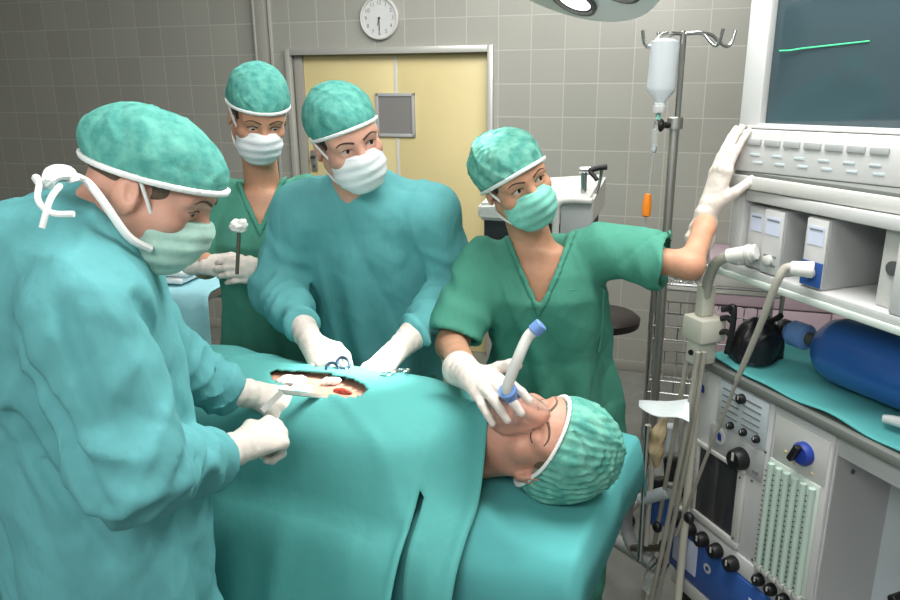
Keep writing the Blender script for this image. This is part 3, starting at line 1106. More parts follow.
# ---- nurse at the back left
p = thing('person', 'person in green scrubs holding a swab stick, at back left', 'person', (-0.6, 2.45, 0), group='surgical team')
Th = frame(W(258, 115, 2.36), (0.36, -0.82, -0.40), (0.06, 0, 1), 1.01)
shR, shL = np.array([-0.735, 2.45, 1.465]), np.array([-0.455, 2.43, 1.475])
elR, elL = np.array([-0.80, 2.42, 1.245]), np.array([-0.40, 2.40, 1.24])
wrR, wrL = W(206, 262, 2.24), W(277, 276, 2.24)
TgR = frame(W(210, 265, 2.235), W(262, 272, 2.17) - W(210, 265, 2.235), (0.0, -1, 0.35), 0.98)
TgL = frame(W(270, 272, 2.225), W(228, 270, 2.13) - W(270, 272, 2.225), (0.0, -1, 0.4), 0.98)
F = body_field(Th, (-1.0, 2.05, 0.0), (-0.2, 2.75, 1.95))
head_prims(F, Th, 0.0044, -0.0018)
F.cone(pt(Th, (0, -0.022, -0.05)), (-0.597, 2.44, 1.49), 0.050, 0.056, 0.04)
F.column([(0.85, -0.60, 2.46, 0.155, 0.11), (1.1, -0.60, 2.45, 0.135, 0.10), (1.3, -0.60, 2.44, 0.148, 0.118), (1.42, -0.598, 2.44, 0.14, 0.095), (1.49, -0.597, 2.44, 0.10, 0.07)], 0.1, 0.03)
arm(F, shR, elR, wrR, TgR, (0.046, 0.038, 0.026), thumb=-1)
arm(F, shL, elL, wrL, TgL, (0.046, 0.038, 0.026))
legs(F, (-0.6, 2.46), (-1, 0))
F.build('body', 'skin', p, 1)
eyes(Th, p, F, (-0.15, 1, -0.5), True)
head_wear(Th, p, ((0, -0.013, 0.050), (0.091, 0.112, 0.086)), 'mask_w', seed=13, plane=((0, 0.092, 0.050), (0, -0.105, 0.02)), bulges=[((0.0, -0.025, 0.092), (0.072, 0.080, 0.052))])
G = Field.uni((-1.0, 2.15, 0.4), (-0.2, 2.75, 1.58), 0.007)
clothes_sleeve(G, shR, sub_pt(shR, elR, 0.92), 0.07, 0.078, 0.05, 1.0)
clothes_sleeve(G, shL, sub_pt(shL, elL, 0.92), 0.07, 0.078, 0.05, 2.0)
G.column([(0.42, -0.60, 2.47, 0.20, 0.14), (0.9, -0.60, 2.46, 0.185, 0.135), (1.1, -0.60, 2.45, 0.155, 0.12), (1.22, -0.60, 2.445, 0.16, 0.13), (1.33, -0.60, 2.435, 0.172, 0.142), (1.42, -0.599, 2.44, 0.158, 0.108),
          (1.48, -0.598, 2.445, 0.115, 0.083), (1.515, -0.597, 2.45, 0.085, 0.068)], 0.1, 0.03, 'u', [(0.012, 9, 0.2, 1.25, 0.8)])
C = neckline_v(G, (-0.598, 2.44), np.array([0.1, -0.995]), np.array([0.995, 0.1]), 1.375, 0.48, p, 'scrub')
so = G.build('scrub_top', 'scrub', p, 1, cloth_creases(17, 0.004, 0.002))
C.build('collar', 'scrub', so, 1)
make_glove('glove', TgR, -1, [(30, 40, 30), (32, 42, 30), (34, 44, 30), (36, 46, 30)], p, tpts=[(0.036, 0.060, -0.016), (0.034, 0.09, -0.026), (0.026, 0.110, -0.034)])
make_glove('glove', TgL, 1, [(30, 36, 25), (32, 38, 25), (34, 40, 25), (36, 42, 25)], p, tpts=[(0.036, 0.060, -0.016), (0.034, 0.09, -0.026), (0.026, 0.110, -0.034)])
trousers(p, (-0.6, 2.46), (-1, 0))
shoes(p, (-0.6, 2.46), (-1, 0))

# ---- nurse at the right, reaching for the monitor
p = thing('person', 'person in green scrubs and green mask reaching up to the monitor', 'person', (0.3, 2.1, 0), group='surgical team')
Th = frame(W(514, 178, 1.9), (0.36, -0.92, -0.10), (-0.46, 0, 0.9), 0.97)
shR, shL = np.array([0.085, 2.0, 1.345]), np.array([0.395, 1.95, 1.395])
elR, elL = W(452, 345, 1.88), W(690, 266, 1.84)
wrR, wrL = W(466, 371, 1.54), W(704, 228, 1.96)
TgR = frame(W(471, 376, 1.47), W(508, 400, 1.29) - W(471, 376, 1.47), (-0.2, -0.55, 0.8), 0.98)
TgL = frame(W(708, 210, 1.99), (0.22, 0.06, 1.0), (-1, -0.30, 0.2), 1.2)
F = body_field(Th, (-0.2, 1.4, 0.0), (1.0, 2.4, 1.9))
head_prims(F, Th, 0.0070, 0.0003)
F.cone(pt(Th, (0, -0.022, -0.05)), (0.232, 1.985, 1.375), 0.049, 0.056, 0.04)
F.column([(0.85, 0.30, 2.1, 0.165, 0.115), (1.08, 0.28, 2.06, 0.138, 0.10), (1.25, 0.258, 2.01, 0.152, 0.112), (1.34, 0.243, 1.985, 0.145, 0.09), (1.4, 0.235, 1.98, 0.09, 0.07)], -0.1, 0.03)
arm(F, shR, elR, wrR, TgR, (0.046, 0.039, 0.028), thumb=-1)
arm(F, shL, elL, wrL, TgL, (0.043, 0.031, 0.029))
legs(F, (0.30, 2.1), (-1, 0))
F.build('body', 'skin', p, 2)
eyes(Th, p, F, (-0.42, 1, 0.08), True)
head_wear(Th, p, ((0, -0.015, 0.044), (0.093, 0.118, 0.084)), 'mask_g', 'capnet', seed=19, plane=((0, 0.092, 0.046), (0, -0.115, -0.045)), puff=0.005, bulges=[((0, -0.07, 0.0), (0.08, 0.07, 0.06))])
G = Field.uni((-0.15, 1.6, 0.35), (0.82, 2.4, 1.56), 0.0078)
clothes_sleeve(G, shR, sub_pt(shR, elR, 0.86), 0.074, 0.082, 0.052, 1.0)
clothes_sleeve(G, shL, sub_pt(shL, elL, 0.72), 0.074, 0.084, 0.056, 4.0, 0.003)
G.column([(0.68, 0.305, 2.12, 0.20, 0.14), (0.9, 0.305, 2.1, 0.205, 0.145), (1.08, 0.285, 2.06, 0.175, 0.125), (1.20, 0.265, 2.02, 0.175, 0.135), (1.27, 0.255, 2.0, 0.178, 0.135), (1.34, 0.245, 1.985, 0.160, 0.105),
          (1.39, 0.238, 1.985, 0.115, 0.085), (1.425, 0.233, 1.985, 0.085, 0.07)], -0.1, 0.035, 'u', [(0.022, 8, 0.9, 1.35, 0.75)])
f2 = np.array([-0.05, -0.999])
C = neckline_v(G, (0.235, 1.985), f2, np.array([0.999, -0.05]), 1.245, 0.45, p, 'scrub')
so = G.build('scrub_top', 'scrub', p, 1, cloth_creases(23, 0.007, 0.0018))
C.build('collar', 'scrub', so, 1)
P = MB()
pk = [G.hit(np.array([0, 0, CAM_H]), W(a, b, 2.3), 600) for a, b in ((549, 291), (575, 290), (602, 288), (603, 305), (602, 330), (599, 352))]
P.tube(pk, 0.003, 6)
P.build('pocket_hem', 'scrub', so)
make_glove('glove', TgR, -1, [(10, 26, 20), (14, 30, 20), (16, 30, 20), (20, 30, 20)], p, spread=(12, 4, -4, -12), tpts=[(0.050, 0.050, 0.0), (0.068, 0.078, 0.004), (0.074, 0.102, 0.004)])
make_glove('glove', TgL, 1, [(8, 8, 6), (8, 8, 6), (8, 8, 6), (10, 10, 8)], p, spread=(2, 0, -2, -4), tpts=[(0.040, 0.050, -0.024), (0.046, 0.076, -0.046), (0.046, 0.098, -0.064)])
trousers(p, (0.30, 2.1), (-1, 0))
shoes(p, (0.30, 2.1), (-1, 0))

# ---- patient
HP = np.array([0.188, 1.395, 1.125])
TB0 = np.array([0.216, 1.37, 0.0])          # table origin
DS = np.array([-0.9, 0.436, 0.0])           # towards the feet
DT = np.array([-0.436, -0.9, 0.0])          # towards the near side
p = thing('person', 'person lying on the operating table under the drapes, wearing a net cap', 'person', (HP[0] - 0.6, HP[1] + 0.3, 1.0))
Th = frame(HP, (-0.18, -0.52, 0.83), (0.9, -0.36, 0.05), 1.04)
Th2 = Th.copy()
F = Field(*[axis((-1.6, 0.9, 0.93)[i], (0.42, 2.5, 1.34)[i], HP[i], 0.15, 0.0034, 0.012) for i in range(3)])
head_prims(F, Th, 0, 0)


def tb(s_, t_, z):
    return TB0 + DS * s_ + DT * t_ + np.array([0, 0, z])


F.cone(pt(Th, (0, -0.018, -0.055)), tb(0.25, -0.01, 1.075), 0.066, 0.078, 0.04)
ry = Matrix.Rotation(math.atan2(DS[1], DS[0]), 3, 'Z')
TC = -0.035
F.ell(tb(0.43, TC, 1.07), (0.26, 0.19, 0.085), 0.05, 'u', None, ry)
F.ell(tb(0.66, TC, 1.06), (0.26, 0.175, 0.085), 0.05, 'u', None, ry)
F.ell(tb(0.88, TC, 1.06), (0.2, 0.18, 0.085), 0.05, 'u', None, ry)
for q in (-1, 1):
    F.cone(tb(0.3, TC + q * 0.12, 1.06), tb(0.60, TC + q * 0.15, 1.035), 0.05, 0.038, 0.03)
    F.cone(tb(0.60, TC + q * 0.15, 1.035), tb(0.86, TC + q * 0.14, 1.03), 0.038, 0.028, 0.03)
    F.cone(tb(0.95, TC + q * 0.09, 1.06), tb(1.37, TC + q * 0.09, 1.05), 0.075, 0.05, 0.03)
    F.cone(tb(1.37, TC + q * 0.09, 1.05), tb(1.72, TC + q * 0.09, 1.045), 0.05, 0.035, 0.03)
F.build('body', 'skin_p', p, 1)
eyes(Th, p, F, closed=True, brow='hair_g')
head_wear(Th, p, ((0, -0.014, 0.048), (0.094, 0.119, 0.106)), 'mask_w', 'capnet', hair_m='hair_g', seed=29, plane=((0, 0.096, 0.050), (0, -0.115, -0.080)), puff=0.007, mask=False, band_w=0.0028,
          bulges=[((0, -0.06, 0.01), (0.090, 0.072, 0.085))])

# ------------------------------------------------------------------ operating table and drapes
TR = Matrix(((DS[0], DT[0], 0, TB0[0]), (DS[1], DT[1], 0, TB0[1]), (0, 0, 1, 0), (0, 0, 0, 1)))   # x along the body, y to the near side
t = thing('operating_table', 'operating table with black pad and steel column under the drapes', 'operating table', tuple(TR @ Vector((0.8, -0.05, 0))))
MB(TR).lim(-0.085, 1.85, -0.35, 0.10, 0.935, 0.99, 0.02).build('mattress', 'black', t)
MB(TR).lim(-0.075, 1.83, -0.34, 0.09, 0.895, 0.933, 0.006).build('table_top', 'steel', t)
b = MB(TR)
b.lim(0.1, 1.2, 0.092, 0.108, 0.90, 0.93, 0.003)
b.build('side_rail', 'chrome', t)
b = MB(TR)
b.lim(0.1, 1.2, -0.362, -0.345, 0.90, 0.93, 0.003)
b.build('side_rail', 'chrome', t)
b = MB(TR)
b.lim(0.62, 1.0, -0.2, 0.05, 0.35, 0.895, 0.02)
b.build('column', 'steel', t)
b = MB(TR)
b.lim(0.35, 1.35, -0.3, 0.1, 0.02, 0.34, 0.03)
b.build('base', 'offw', t)

PB = F          # the patient's distance field, for laying cloth on the body


def top_of_body(s_, t_):
    p_ = tb(s_, t_, 0)
    zs = PB.ax[2]
    i = int(np.clip(np.searchsorted(PB.ax[0], p_[0]), 0, len(PB.ax[0]) - 1))
    j = int(np.clip(np.searchsorted(PB.ax[1], p_[1]), 0, len(PB.ax[1]) - 1))
    w = np.where(PB.D[i, j] < 0)[0]
    return zs[w[-1]] if len(w) else 0.0


def cloth(name, m, s0, s1, ns, t0, t1, nt, hang_far, hang_near, H, fold, parent=None, hole=None, hang_flare=0.06, label=None, skew=0.0, thick=0.004, rnd=0.02, slit=None):
    """sheet over the table: rows along s, columns from the far hem over the top to the near hem"""
    ss = np.linspace(s0, s1, ns)
    nf, nn = int(hang_far / 0.025) + 1, int(hang_near / 0.02) + 1
    tt = np.linspace(t0, t1, nt)
    V, idx = [], []
    for i, s_ in enumerate(ss):
        row = []
        for k in range(nf, 0, -1):
            q = k * hang_far / nf
            f = fold(s_, q, -1)
            row.append((s_, t0 - 0.02 * (1 - math.exp(-q / 0.02)) - hang_flare * 0.4 * q - f, H[i, 0] - q + 0.012 * math.exp(-q / 0.02) - 0.012))
        for j, t_ in enumerate(tt):
            row.append((s_, t_, H[i, j]))
        for k in range(1, nn + 1):
            q = k * hang_near / nn
            f = fold(s_, q, 1)
            row.append((s_ - skew * q, t1 + rnd * (1 - math.exp(-q / rnd)) + hang_flare * q + f, H[i, -1] - q + 0.012 * (math.exp(-q / 0.02) - 1) * -0.0))
        idx.append(range(len(V), len(V) + len(row)))
        V += row
    Fc = []
    nc = len(idx[0])
    for i in range(ns - 1):
        for j in range(nc - 1):
            q = [idx[i][j], idx[i][j + 1], idx[i + 1][j + 1], idx[i + 1][j]]
            if slit and slit[0] < ss[i] + 1e-6 < slit[1] and j >= nf and (j >= nf + nt or tt[j - nf] > slit[2]):
                continue
            if hole:
                c = np.mean([V[a] for a in q], axis=0)
                if hole(c[0], c[1]):
                    continue
            Fc.append(q)
    Wv = [tuple(TR @ Vector([float(x) for x in v])) for v in V]
    o = link_mesh(name, Wv, Fc, m, parent, True, None, base=tuple(TR @ Vector(((s0 + s1) / 2, 0, 0.4))) if parent is None else None)
    so = o.modifiers.new('thickness', 'SOLIDIFY')
    so.thickness = thick
    so.offset = 1
    return o


def heights(ss, tt, base, body=True, lift=0.018, rounds=26, drop=0.0):
    H0 = np.full((len(ss), len(tt)), base)
    if body:
        for i, s_ in enumerate(ss):
            for j, t_ in enumerate(tt):
                H0[i, j] = max(base, top_of_body(s_, t_) + lift)
    H = H0.copy()
    for _ in range(rounds):
        B = H.copy()
        B[1:-1] = (H[2:] + H[:-2] + 2 * H[1:-1]) / 4
        B2 = B.copy()
        B2[:, 1:-1] = (B[:, 2:] + B[:, :-2] + 2 * B[:, 1:-1]) / 4
        H = np.maximum(H0, B2)
    for _ in range(3):
        H[1:-1, 1:-1] = (H[2:, 1:-1] + H[:-2, 1:-1] + H[1:-1, 2:] + H[1:-1, :-2] + 2 * H[1:-1, 1:-1]) / 6
    return H


rg = np.random.default_rng(2)


def folds_main(s_, q, side):
    a = 0.045 * min(1, q / 0.55)
    f = a * (0.6 * math.sin(2 * math.pi * s_ / 0.31 + 1.0) + 0.4 * math.sin(2 * math.pi * s_ / 0.17 + 2.2))
    if side > 0:                                   # the slit that hangs open by the patient's shoulder
        k_ = min(1, q / 0.16)
        if s_ > 0.236:
            f += 0.045 * k_ * math.exp(-((s_ - 0.243) / 0.05) ** 2)
        else:
            f -= 0.004 * k_ * math.exp(-((s_ - 0.23) / 0.03) ** 2) - 0.02 * k_ * math.exp(-((s_ - 0.16) / 0.05) ** 2)
        f += 0.028 * min(1, q / 0.25) * math.exp(-((s_ - 0.52 - 0.1 * q) / 0.035) ** 2) + 0.022 * min(1, q / 0.25) * math.exp(-((s_ - 0.72 - 0.1 * q) / 0.03) ** 2)
    return f


ns, nt = 190, 74
ss, tt = np.linspace(0.125, 1.85, ns), np.linspace(-0.42, 0.19, nt)
H = heights(ss, tt, 1.0)
S_, T_ = np.meshgrid(ss, tt, indexing='ij')
# soft creases of the cloth: one long crease from the opening towards the shoulder, others across
cr = lambda d, w: np.exp(-(d / w) ** 2)
H = H + 0.007 * cr(T_ - (0.02 + (0.55 - S_) * 0.55), 0.012) * (S_ < 0.56) * (S_ > 0.2)
H = H + 0.005 * cr(T_ + 0.20 - 0.3 * (S_ - 0.3), 0.014) + 0.005 * cr(S_ - 0.86 - 0.2 * T_, 0.016)
H = H + 0.006 * cr(T_ - 0.17 + 0.25 * (S_ - 0.5), 0.02) * (S_ > 0.35)
H = H + 0.014 * cr(S_ - 0.25, 0.012) * np.clip((T_ - 0.06) / 0.05, 0, 1)
H = H + 0.012 * cr(S_ - 0.135, 0.014)                                    # rolled edge at the neck
H = H - 0.035 * np.clip((T_ - 0.125) / 0.065, 0, 1) ** 2
H = H + 0.0025 * np.sin(18 * S_ + 9 * T_ + 3 * np.sin(7 * T_))
HC = (0.585, 0.0)
hole = lambda s_, t_: ((s_ - HC[0]) / 0.145) ** 2 + ((t_ - HC[1] + 0.12 * (s_ - HC[0])) / 0.05) ** 2 < 1
dr = cloth('surgical_drape', 'drape', 0.125, 1.85, ns, -0.42, 0.19, nt, 0.45, 0.72, H, folds_main, hole=hole, skew=-0.02, rnd=0.05, slit=(0.228, 0.2435, 0.135))
tag(dr, 'large teal drape over the patient with an opening at the belly', 'drape')


def top_at(s_, t_):
    return float(H[np.argmin(abs(ss - s_)), np.argmin(abs(tt - t_))])


# raised tubes added so their shadows draw the dark slit lines by the opening
for a in (((0.70, -0.245), (0.78, -0.265), (0.93, -0.27)), ((0.46, -0.255), (0.36, -0.25), (0.24, -0.24))):
    MB().tube([tb(s_, t_, top_at(s_, t_) + 0.006) for s_, t_ in a], 0.007, 8).build('slit_shadow_ridge', 'drape', dr)
# skin shown in the opening carries the cut
cut = MB()
cp = [tb(s_, t_, top_of_body(s_, t_) + 0.003) for s_, t_ in ((0.487, 0.003), (0.503, 0.003), (0.518, 0.002), (0.535, 0.003))]
body_p = [o for o in p.children if o.name.startswith('body')][0]
cut.tube(cp, lambda u: 0.003 + 0.006 * math.sin(math.pi * min(1, max(0, u))), 10)
cut.build('incision', 'flesh', body_p, label='red open cut')

# sheet under the head
ns2, nt2 = 60, 60
ss2, tt2 = np.linspace(-0.108, 0.46, ns2), np.linspace(-0.37, 0.165, nt2)
H2 = np.full((ns2, nt2), 1.0)
S2, T2 = np.meshgrid(ss2, tt2, indexing='ij')
hd = ((S2 + 0.03) / 0.16) ** 2 + ((T2 - 0.0) / 0.14) ** 2
H2 = H2 - 0.045 * np.clip((T2 - 0.09) / 0.075, 0, 1) ** 2 - 0.10 * np.clip((-S2 - 0.083) / 0.025, 0, 1) ** 1.5
H2 = H2 + 0.018 * np.clip(hd - 0.8, 0, 0.6) * np.exp(-np.clip(hd - 1.2, 0, 9)) * 2 - 0.035 * np.clip((-S2 - 0.095) / 0.03, 0, 1) ** 2
H2 = H2 + 0.004 * np.sin(26 * S2 + 14 * T2) + 0.004 * cr(T2 - 0.5 * S2 - 0.2, 0.02)
sh = cloth('head_sheet', 'sheet', -0.108, 0.46, ns2, -0.37, 0.165, nt2, 0.05, 0.7, H2,
           lambda s_, q, side: 0.02 * min(1, q / 0.4) * math.sin(2 * math.pi * s_ / 0.24 + 1), hang_flare=0.03, skew=-0.02, rnd=0.03)
tag(sh, 'teal sheet under the patient head, hanging down the near side of the table', 'sheet')

# ------------------------------------------------------------------ instruments and gauze
zt = lambda s_, t_: max(top_of_body(s_, t_) + 0.004, 0.9)


def rings(T, parent, m, r=0.0125, gap=0.017, L=0.125, name='ring_handle', half=0.06):
    """ring-handled clamp lying along +y of T, rings at the origin"""
    for q in (-1, 1):
        b_ = MB(T)
        b_.tube([(q * gap + r * 1.25 * math.cos(a), r * 1.5 * math.sin(a), 0) for a in np.linspace(0, 2 * math.pi, 12, endpoint=False)], 0.0022, 8, True, 3)
        b_.tube([(q * gap * 0.8, r * 1.4, 0), (q * 0.008, 0.045, 0), (0.0, half + 0.015, 0.001 * q), (-q * 0.002, L, 0.001 * q)], lambda u: 0.0027 - 0.001 * u, 8)
        b_.build('handle', m, parent)
    MB(T).cyl((0, half + 0.015, -0.004), (0, half + 0.015, 0.004), 0.004, n=12).build('pivot', m, parent)


o = tb(0.450, -0.125, top_at(0.450, -0.125) + 0.008)
e_ = tb(0.52, -0.175, top_at(0.52, -0.175) + 0.012)
k = thing('surgical_clamp', 'shiny ring-handled clamp lying on the drape beside the opening', 'clamp', o)
rings(Matrix(frame(o, e_ - o, (0, 0, 1))), k, 'chrome', r=0.014, gap=0.021)
o = W(338, 366, 1.70)
e_ = W(353, 390, 1.645)
k = thing('needle_holder', 'dark blue ring-handled needle holder in the right hand behind the table', 'needle holder', o)
TN = frame(o, e_ - o, (0.2, -0.8, 0.5))
for q in (-1, 1):
    b_ = MB(Matrix(TN))
    b_.tube([(q * 0.014 + 0.014 * math.cos(a), 0.018 * math.sin(a), 0) for a in np.linspace(0, 2 * math.pi, 12, endpoint=False)], 0.004, 8, True, 3)
    b_.tube([(q * 0.012, 0.018, 0), (q * 0.006, 0.05, 0), (0, 0.075, 0.001 * q), (0, 0.115, 0.001 * q)], lambda u: 0.005 - 0.002 * u, 8)
    b_.build('handle', 'navy', k)
MB(Matrix(TN)).cyl((0, 0.075, -0.006), (0, 0.075, 0.006), 0.006, n=12).build('pivot', 'navy', k)
# bent retractor held by the first surgeon
a0, a1, a2 = W(262, 411, 1.38), W(282, 392, 1.47), W(326, 397, 1.58)
k = thing('retractor', 'bent flat steel retractor held over the wound by the surgeon at left', 'retractor', a1)


def strip(P, w, th, up):
    b_ = MB()
    P = [np.array(x, float) for x in P]
    V, F_ = [], []
    for i, x in enumerate(P):
        d = P[min(i + 1, len(P) - 1)] - P[max(i - 1, 0)]
        d /= np.linalg.norm(d)
        sd = np.cross(d, up)
        sd /= np.linalg.norm(sd)
        n_ = np.cross(sd, d)
        for a, c_ in ((-1, -1), (1, -1), (1, 1), (-1, 1)):
            V.append(x + sd * a * w / 2 + n_ * c_ * th / 2)
    for i in range(len(P) - 1):
        for j in range(4):
            l = (j + 1) % 4
            F_.append([i * 4 + j, i * 4 + l, i * 4 + 4 + l, i * 4 + 4 + j])
    F_ += [[3, 2, 1, 0], [len(P) * 4 - 4 + j for j in range(4)]]
    return b_.add(V, F_)


strip([a0, sub_pt(a0, a1, 0.5), sub_pt(a0, a1, 0.93), a1], 0.012, 0.0028, np.array([0.3, -0.8, 0.5])).build('handle', 'steel', k)
strip([a1, sub_pt(a1, a2, 0.12), sub_pt(a1, a2, 0.6), a2, a2 + np.array([0.008, 0.01, -0.02])], 0.024, 0.0025, np.array([0, -0.3, 1.0])).build('blade', 'steel', k)
# gauze swabs in the opening
for i, (s_, t_, w, l_, rz) in enumerate(((0.66, -0.005, 0.05, 0.075, 0.3), (0.61, 0.026, 0.045, 0.07, -0.2), (0.565, -0.030, 0.03, 0.05, 0.6))):
    g = Field.uni(tb(s_, t_, 1.05) - 0.12, tb(s_, t_, 1.22) + 0.12, 0.005)
    zc = top_of_body(s_, t_) + 0.008
    g.ell(tb(s_, t_, zc), (l_ / 2, w / 2, 0.010), 0, 'u', None, Matrix.Rotation(math.atan2(DS[1], DS[0]) + rz, 3, 'Z'))
    V, Q = g.mesh(1, creases(50 + i, 0.004, (80, 80, 80)))
    o = link_mesh('gauze_swab', V, Q, 'gauze', None)
    tag(o, ['white gauze swab tucked in the opening nearest the left surgeon', 'white gauze swab on the near rim of the drape opening', 'white gauze swab on the far rim of the opening by the needle holder'][i], 'gauze', 'gauze swabs in the drape opening')

# anaesthetic face mask on the patient
T = Th2
s = 1.02
k = thing('oxygen_mask', 'clear flesh-toned breathing mask held over the patient nose and mouth', 'mask', pt(T, (0, 0.1, -0.05)))
nv, na = 10, 36
V, Fc, rim = [], [], []
for j in range(nv + 1):
    u = j / nv
    for i in range(na):
        a = 2 * math.pi * i / na
        w = 0.045 * (1 - 0.25 * max(0, math.sin(a)))
        x, z = w * math.cos(a), -0.043 + 0.062 * math.sin(a)
        base = PB.hit(pt(T, (x, 0.15, z)), pt(T, (x, 0.02, z))) if j == 0 else None
        if j == 0:
            yb = float((np.linalg.inv(T) @ np.append(base, 1))[1]) + 0.002
            rim.append((x, max(yb, 0.05), z))
        f = math.cos(u * math.pi / 2) ** 0.75
        xr, zr = rim[i][0] * f + 0 * (1 - f), -0.046 + (rim[i][2] + 0.046) * f
        yr = rim[i][1] * (1 - u ** 0.7) + (0.138) * u ** 0.7
        V.append(pt(T, (xr * 0.86 + 0.012 * math.cos(a) * u, yr, zr + 0.012 * math.sin(a) * u)))
for j in range(nv):
    for i in range(na):
        l = (i + 1) % na
        Fc.append([j * na + i, j * na + l, (j + 1) * na + l, (j + 1) * na + i])
dm = link_mesh('dome', V, Fc, 'silicone', k)
so = dm.modifiers.new('thickness', 'SOLIDIFY')
so.thickness = 0.002
MB().tube([pt(T, (r_[0] * 0.86, r_[1], r_[2])) for r_ in rim], 0.0042, 8, True, 2).build('rim', 'silicone', k)
apx = pt(T, (0, 0.136, -0.046))
tip0 = pt(T, (0, 0.164, -0.050))
MB().cyl(apx, tip0, 0.0125, 0.0125, 20).build('connector', 'bluep', k, label='light blue connector')
b = MB()
b.lathe([(0.018, 0), (0.018, 0.008)], tip0, tip0 + (tip0 - apx), 16)
b.build('collar', 'bluep', k, label='light blue collar')
k2 = thing('breathing_tube', 'white elbow tube with blue tips standing on the breathing mask', 'tube', tip0)
yt = float(tip0[1])
pts = [tip0, pt(T, (0.002, 0.180, -0.050)), sub_pt(pt(T, (0.004, 0.20, -0.046)), W(528, 337, yt), 0.5), W(528, 337, yt), W(538, 328, yt)]
MB().tube(pts, 0.0105, 16).build('elbow', 'hose', k2)
MB().cyl(W(533, 332, yt), W(542, 324, yt), 0.0135, n=16, bev=0.002).build('end_cap', 'bluep', k2, label='light blue end cap')

# swab stick held by the nurse at the back
a0, a1 = W(237, 274, 2.115), W(239, 233, 2.115)
k = thing('swab_stick', 'dark steel forceps with white ball swab held by the back nurse', 'swab', a0)
MB().tube([a0, a1], 0.0055, 10, sub=1).build('handle', 'iron', k)
g = Field.uni(a1 - 0.06, a1 + 0.06, 0.003)
g.ell(a1 + [0, 0, 0.02], (0.026, 0.022, 0.020), 0)
g.ell(a1 + [0.012, -0.004, 0.028], (0.015, 0.015, 0.014), 0.006)
V, Q = g.mesh(1, creases(77, 0.003, (120, 120, 120)))
link_mesh('swab_ball', V, Q, 'gauze', k)

# ------------------------------------------------------------------ surgical lamp
LC = Vector((0.245, 2.0, 2.135))
LN = (Vector((-0.28, 1.68, 1.1)) - LC).normalized()
k = thing('surgical_lamp', 'large round pale grey operating lamp hanging at the top of the view', 'lamp', LC)
A = LC - LN * 0.1
MB().lathe([(0.05, 0), (0.2, 0.015), (0.28, 0.06), (0.3, 0.1), (0.295, 0.118), (0.27, 0.122), (0.02, 0.122)], A, A + LN, 56).build('housing', 'lampm', k)
x_, y_ = LN.orthogonal().normalized(), None
y_ = LN.cross(x_)
for i in range(6):
    a = 2 * math.pi * i / 6 + 0.9
    c = A + LN * 0.122 + (x_ * math.cos(a) + y_ * math.sin(a)) * 0.19
    rg_ = MB().lathe([(0.066, -0.002), (0.066, 0.008), (0.056, 0.01), (0.054, 0.002)], c, c + LN, 28).build('lens_ring', 'dgrey', k)
    MB().lathe([(0.053, 0), (0.04, 0.006), (0.01, 0.009)], c, c + LN, 24).build('lens', 'lens', rg_)
MB().cyl(A + LN * 0.1, A + LN * 0.2, 0.022, 0.018, 20, 0.003).build('handle', 'black', k)
MB().cyl(A + LN * 0.02 - Vector((0.0, 0.29, 0.11)), A + LN * 0.02 - Vector((0.0, 0.30, 0.125)), 0.006).build('screw', 'inkd', k)
MB().tube([A + LN * 0.01, A - LN * 0.1 + Vector((0.1, 0.05, 0.05)), (0.75, 2.25, 2.55), (0.95, 2.3, 2.75), (0.95, 2.3, 3.0)], 0.03, 14).build('arm', 'lampm', k)

# ------------------------------------------------------------------ things along the back wall
# covered trolley at the left
c = W(168, 276, 3.0)
TT = Matrix.Translation((c[0], c[1], 0)) @ Matrix.Rotation(-0.2, 4, 'Z')
zt_ = c[2]
k = thing('instrument_trolley', 'steel trolley under a light blue cloth behind the left surgeon', 'trolley', TT @ Vector((0, 0, 0)))
MB(TT).lim(-0.36, 0.26, -0.2, 0.25, zt_ - 0.05, zt_ - 0.02, 0.006).build('top_shelf', 'steel', k)
MB(TT).lim(-0.36, 0.26, -0.2, 0.25, 0.25, 0.28, 0.006).build('bottom_shelf', 'steel', k)
for x in (-0.34, 0.24):
    for y in (-0.18, 0.23):
        l_ = MB(TT).cyl((x, y, 0.08), (x, y, zt_ - 0.03), 0.012).build('leg', 'chrome', k)
        MB(TT).cyl((x - 0.012, y, 0.04), (x + 0.012, y, 0.04), 0.04).build('caster', 'black', l_)
V, Fc = [], []
xs = np.linspace(-0.39, 0.29, 36)
prof = [(0.27, -0.15), (0.265, -0.04), (0.25, 0.0)] + [(y, 0.002) for y in np.linspace(0.2, -0.19, 8)] + [(-0.215, -0.012), (-0.225, -0.06), (-0.232, -0.12), (-0.238, -0.18), (-0.242, -0.23), (-0.245, -0.27)]
for x in xs:
    for j, (y, z) in enumerate(prof):
        w = max(0, -z)
        V.append(TT @ Vector((float(x), float(y + 0.25 * w * math.sin(x * 24) * (1 if y < 0 else -1) * 0.5), float(zt_ + z - (0.02 * math.sin(x * 5 + 1) * w / 0.27)))))
n = len(prof)
for i in range(len(xs) - 1):
    for j in range(n - 1):
        Fc.append([i * n + j, i * n + j + 1, (i + 1) * n + j + 1, (i + 1) * n + j])
o = link_mesh('trolley_cloth', V, Fc, 'bluecloth', None, True, base=TT @ Vector((0, 0, zt_ - 0.27)))
o.modifiers.new('thickness', 'SOLIDIFY').thickness = 0.004
tag(o, 'light blue cloth draped over the trolley behind the left surgeon', 'cloth')
tl = ['lowest folded white towel on the blue trolley cloth', 'second folded white towel from the bottom on the trolley', 'third folded white towel from the bottom on the trolley', 'topmost folded white towel on the blue trolley cloth']
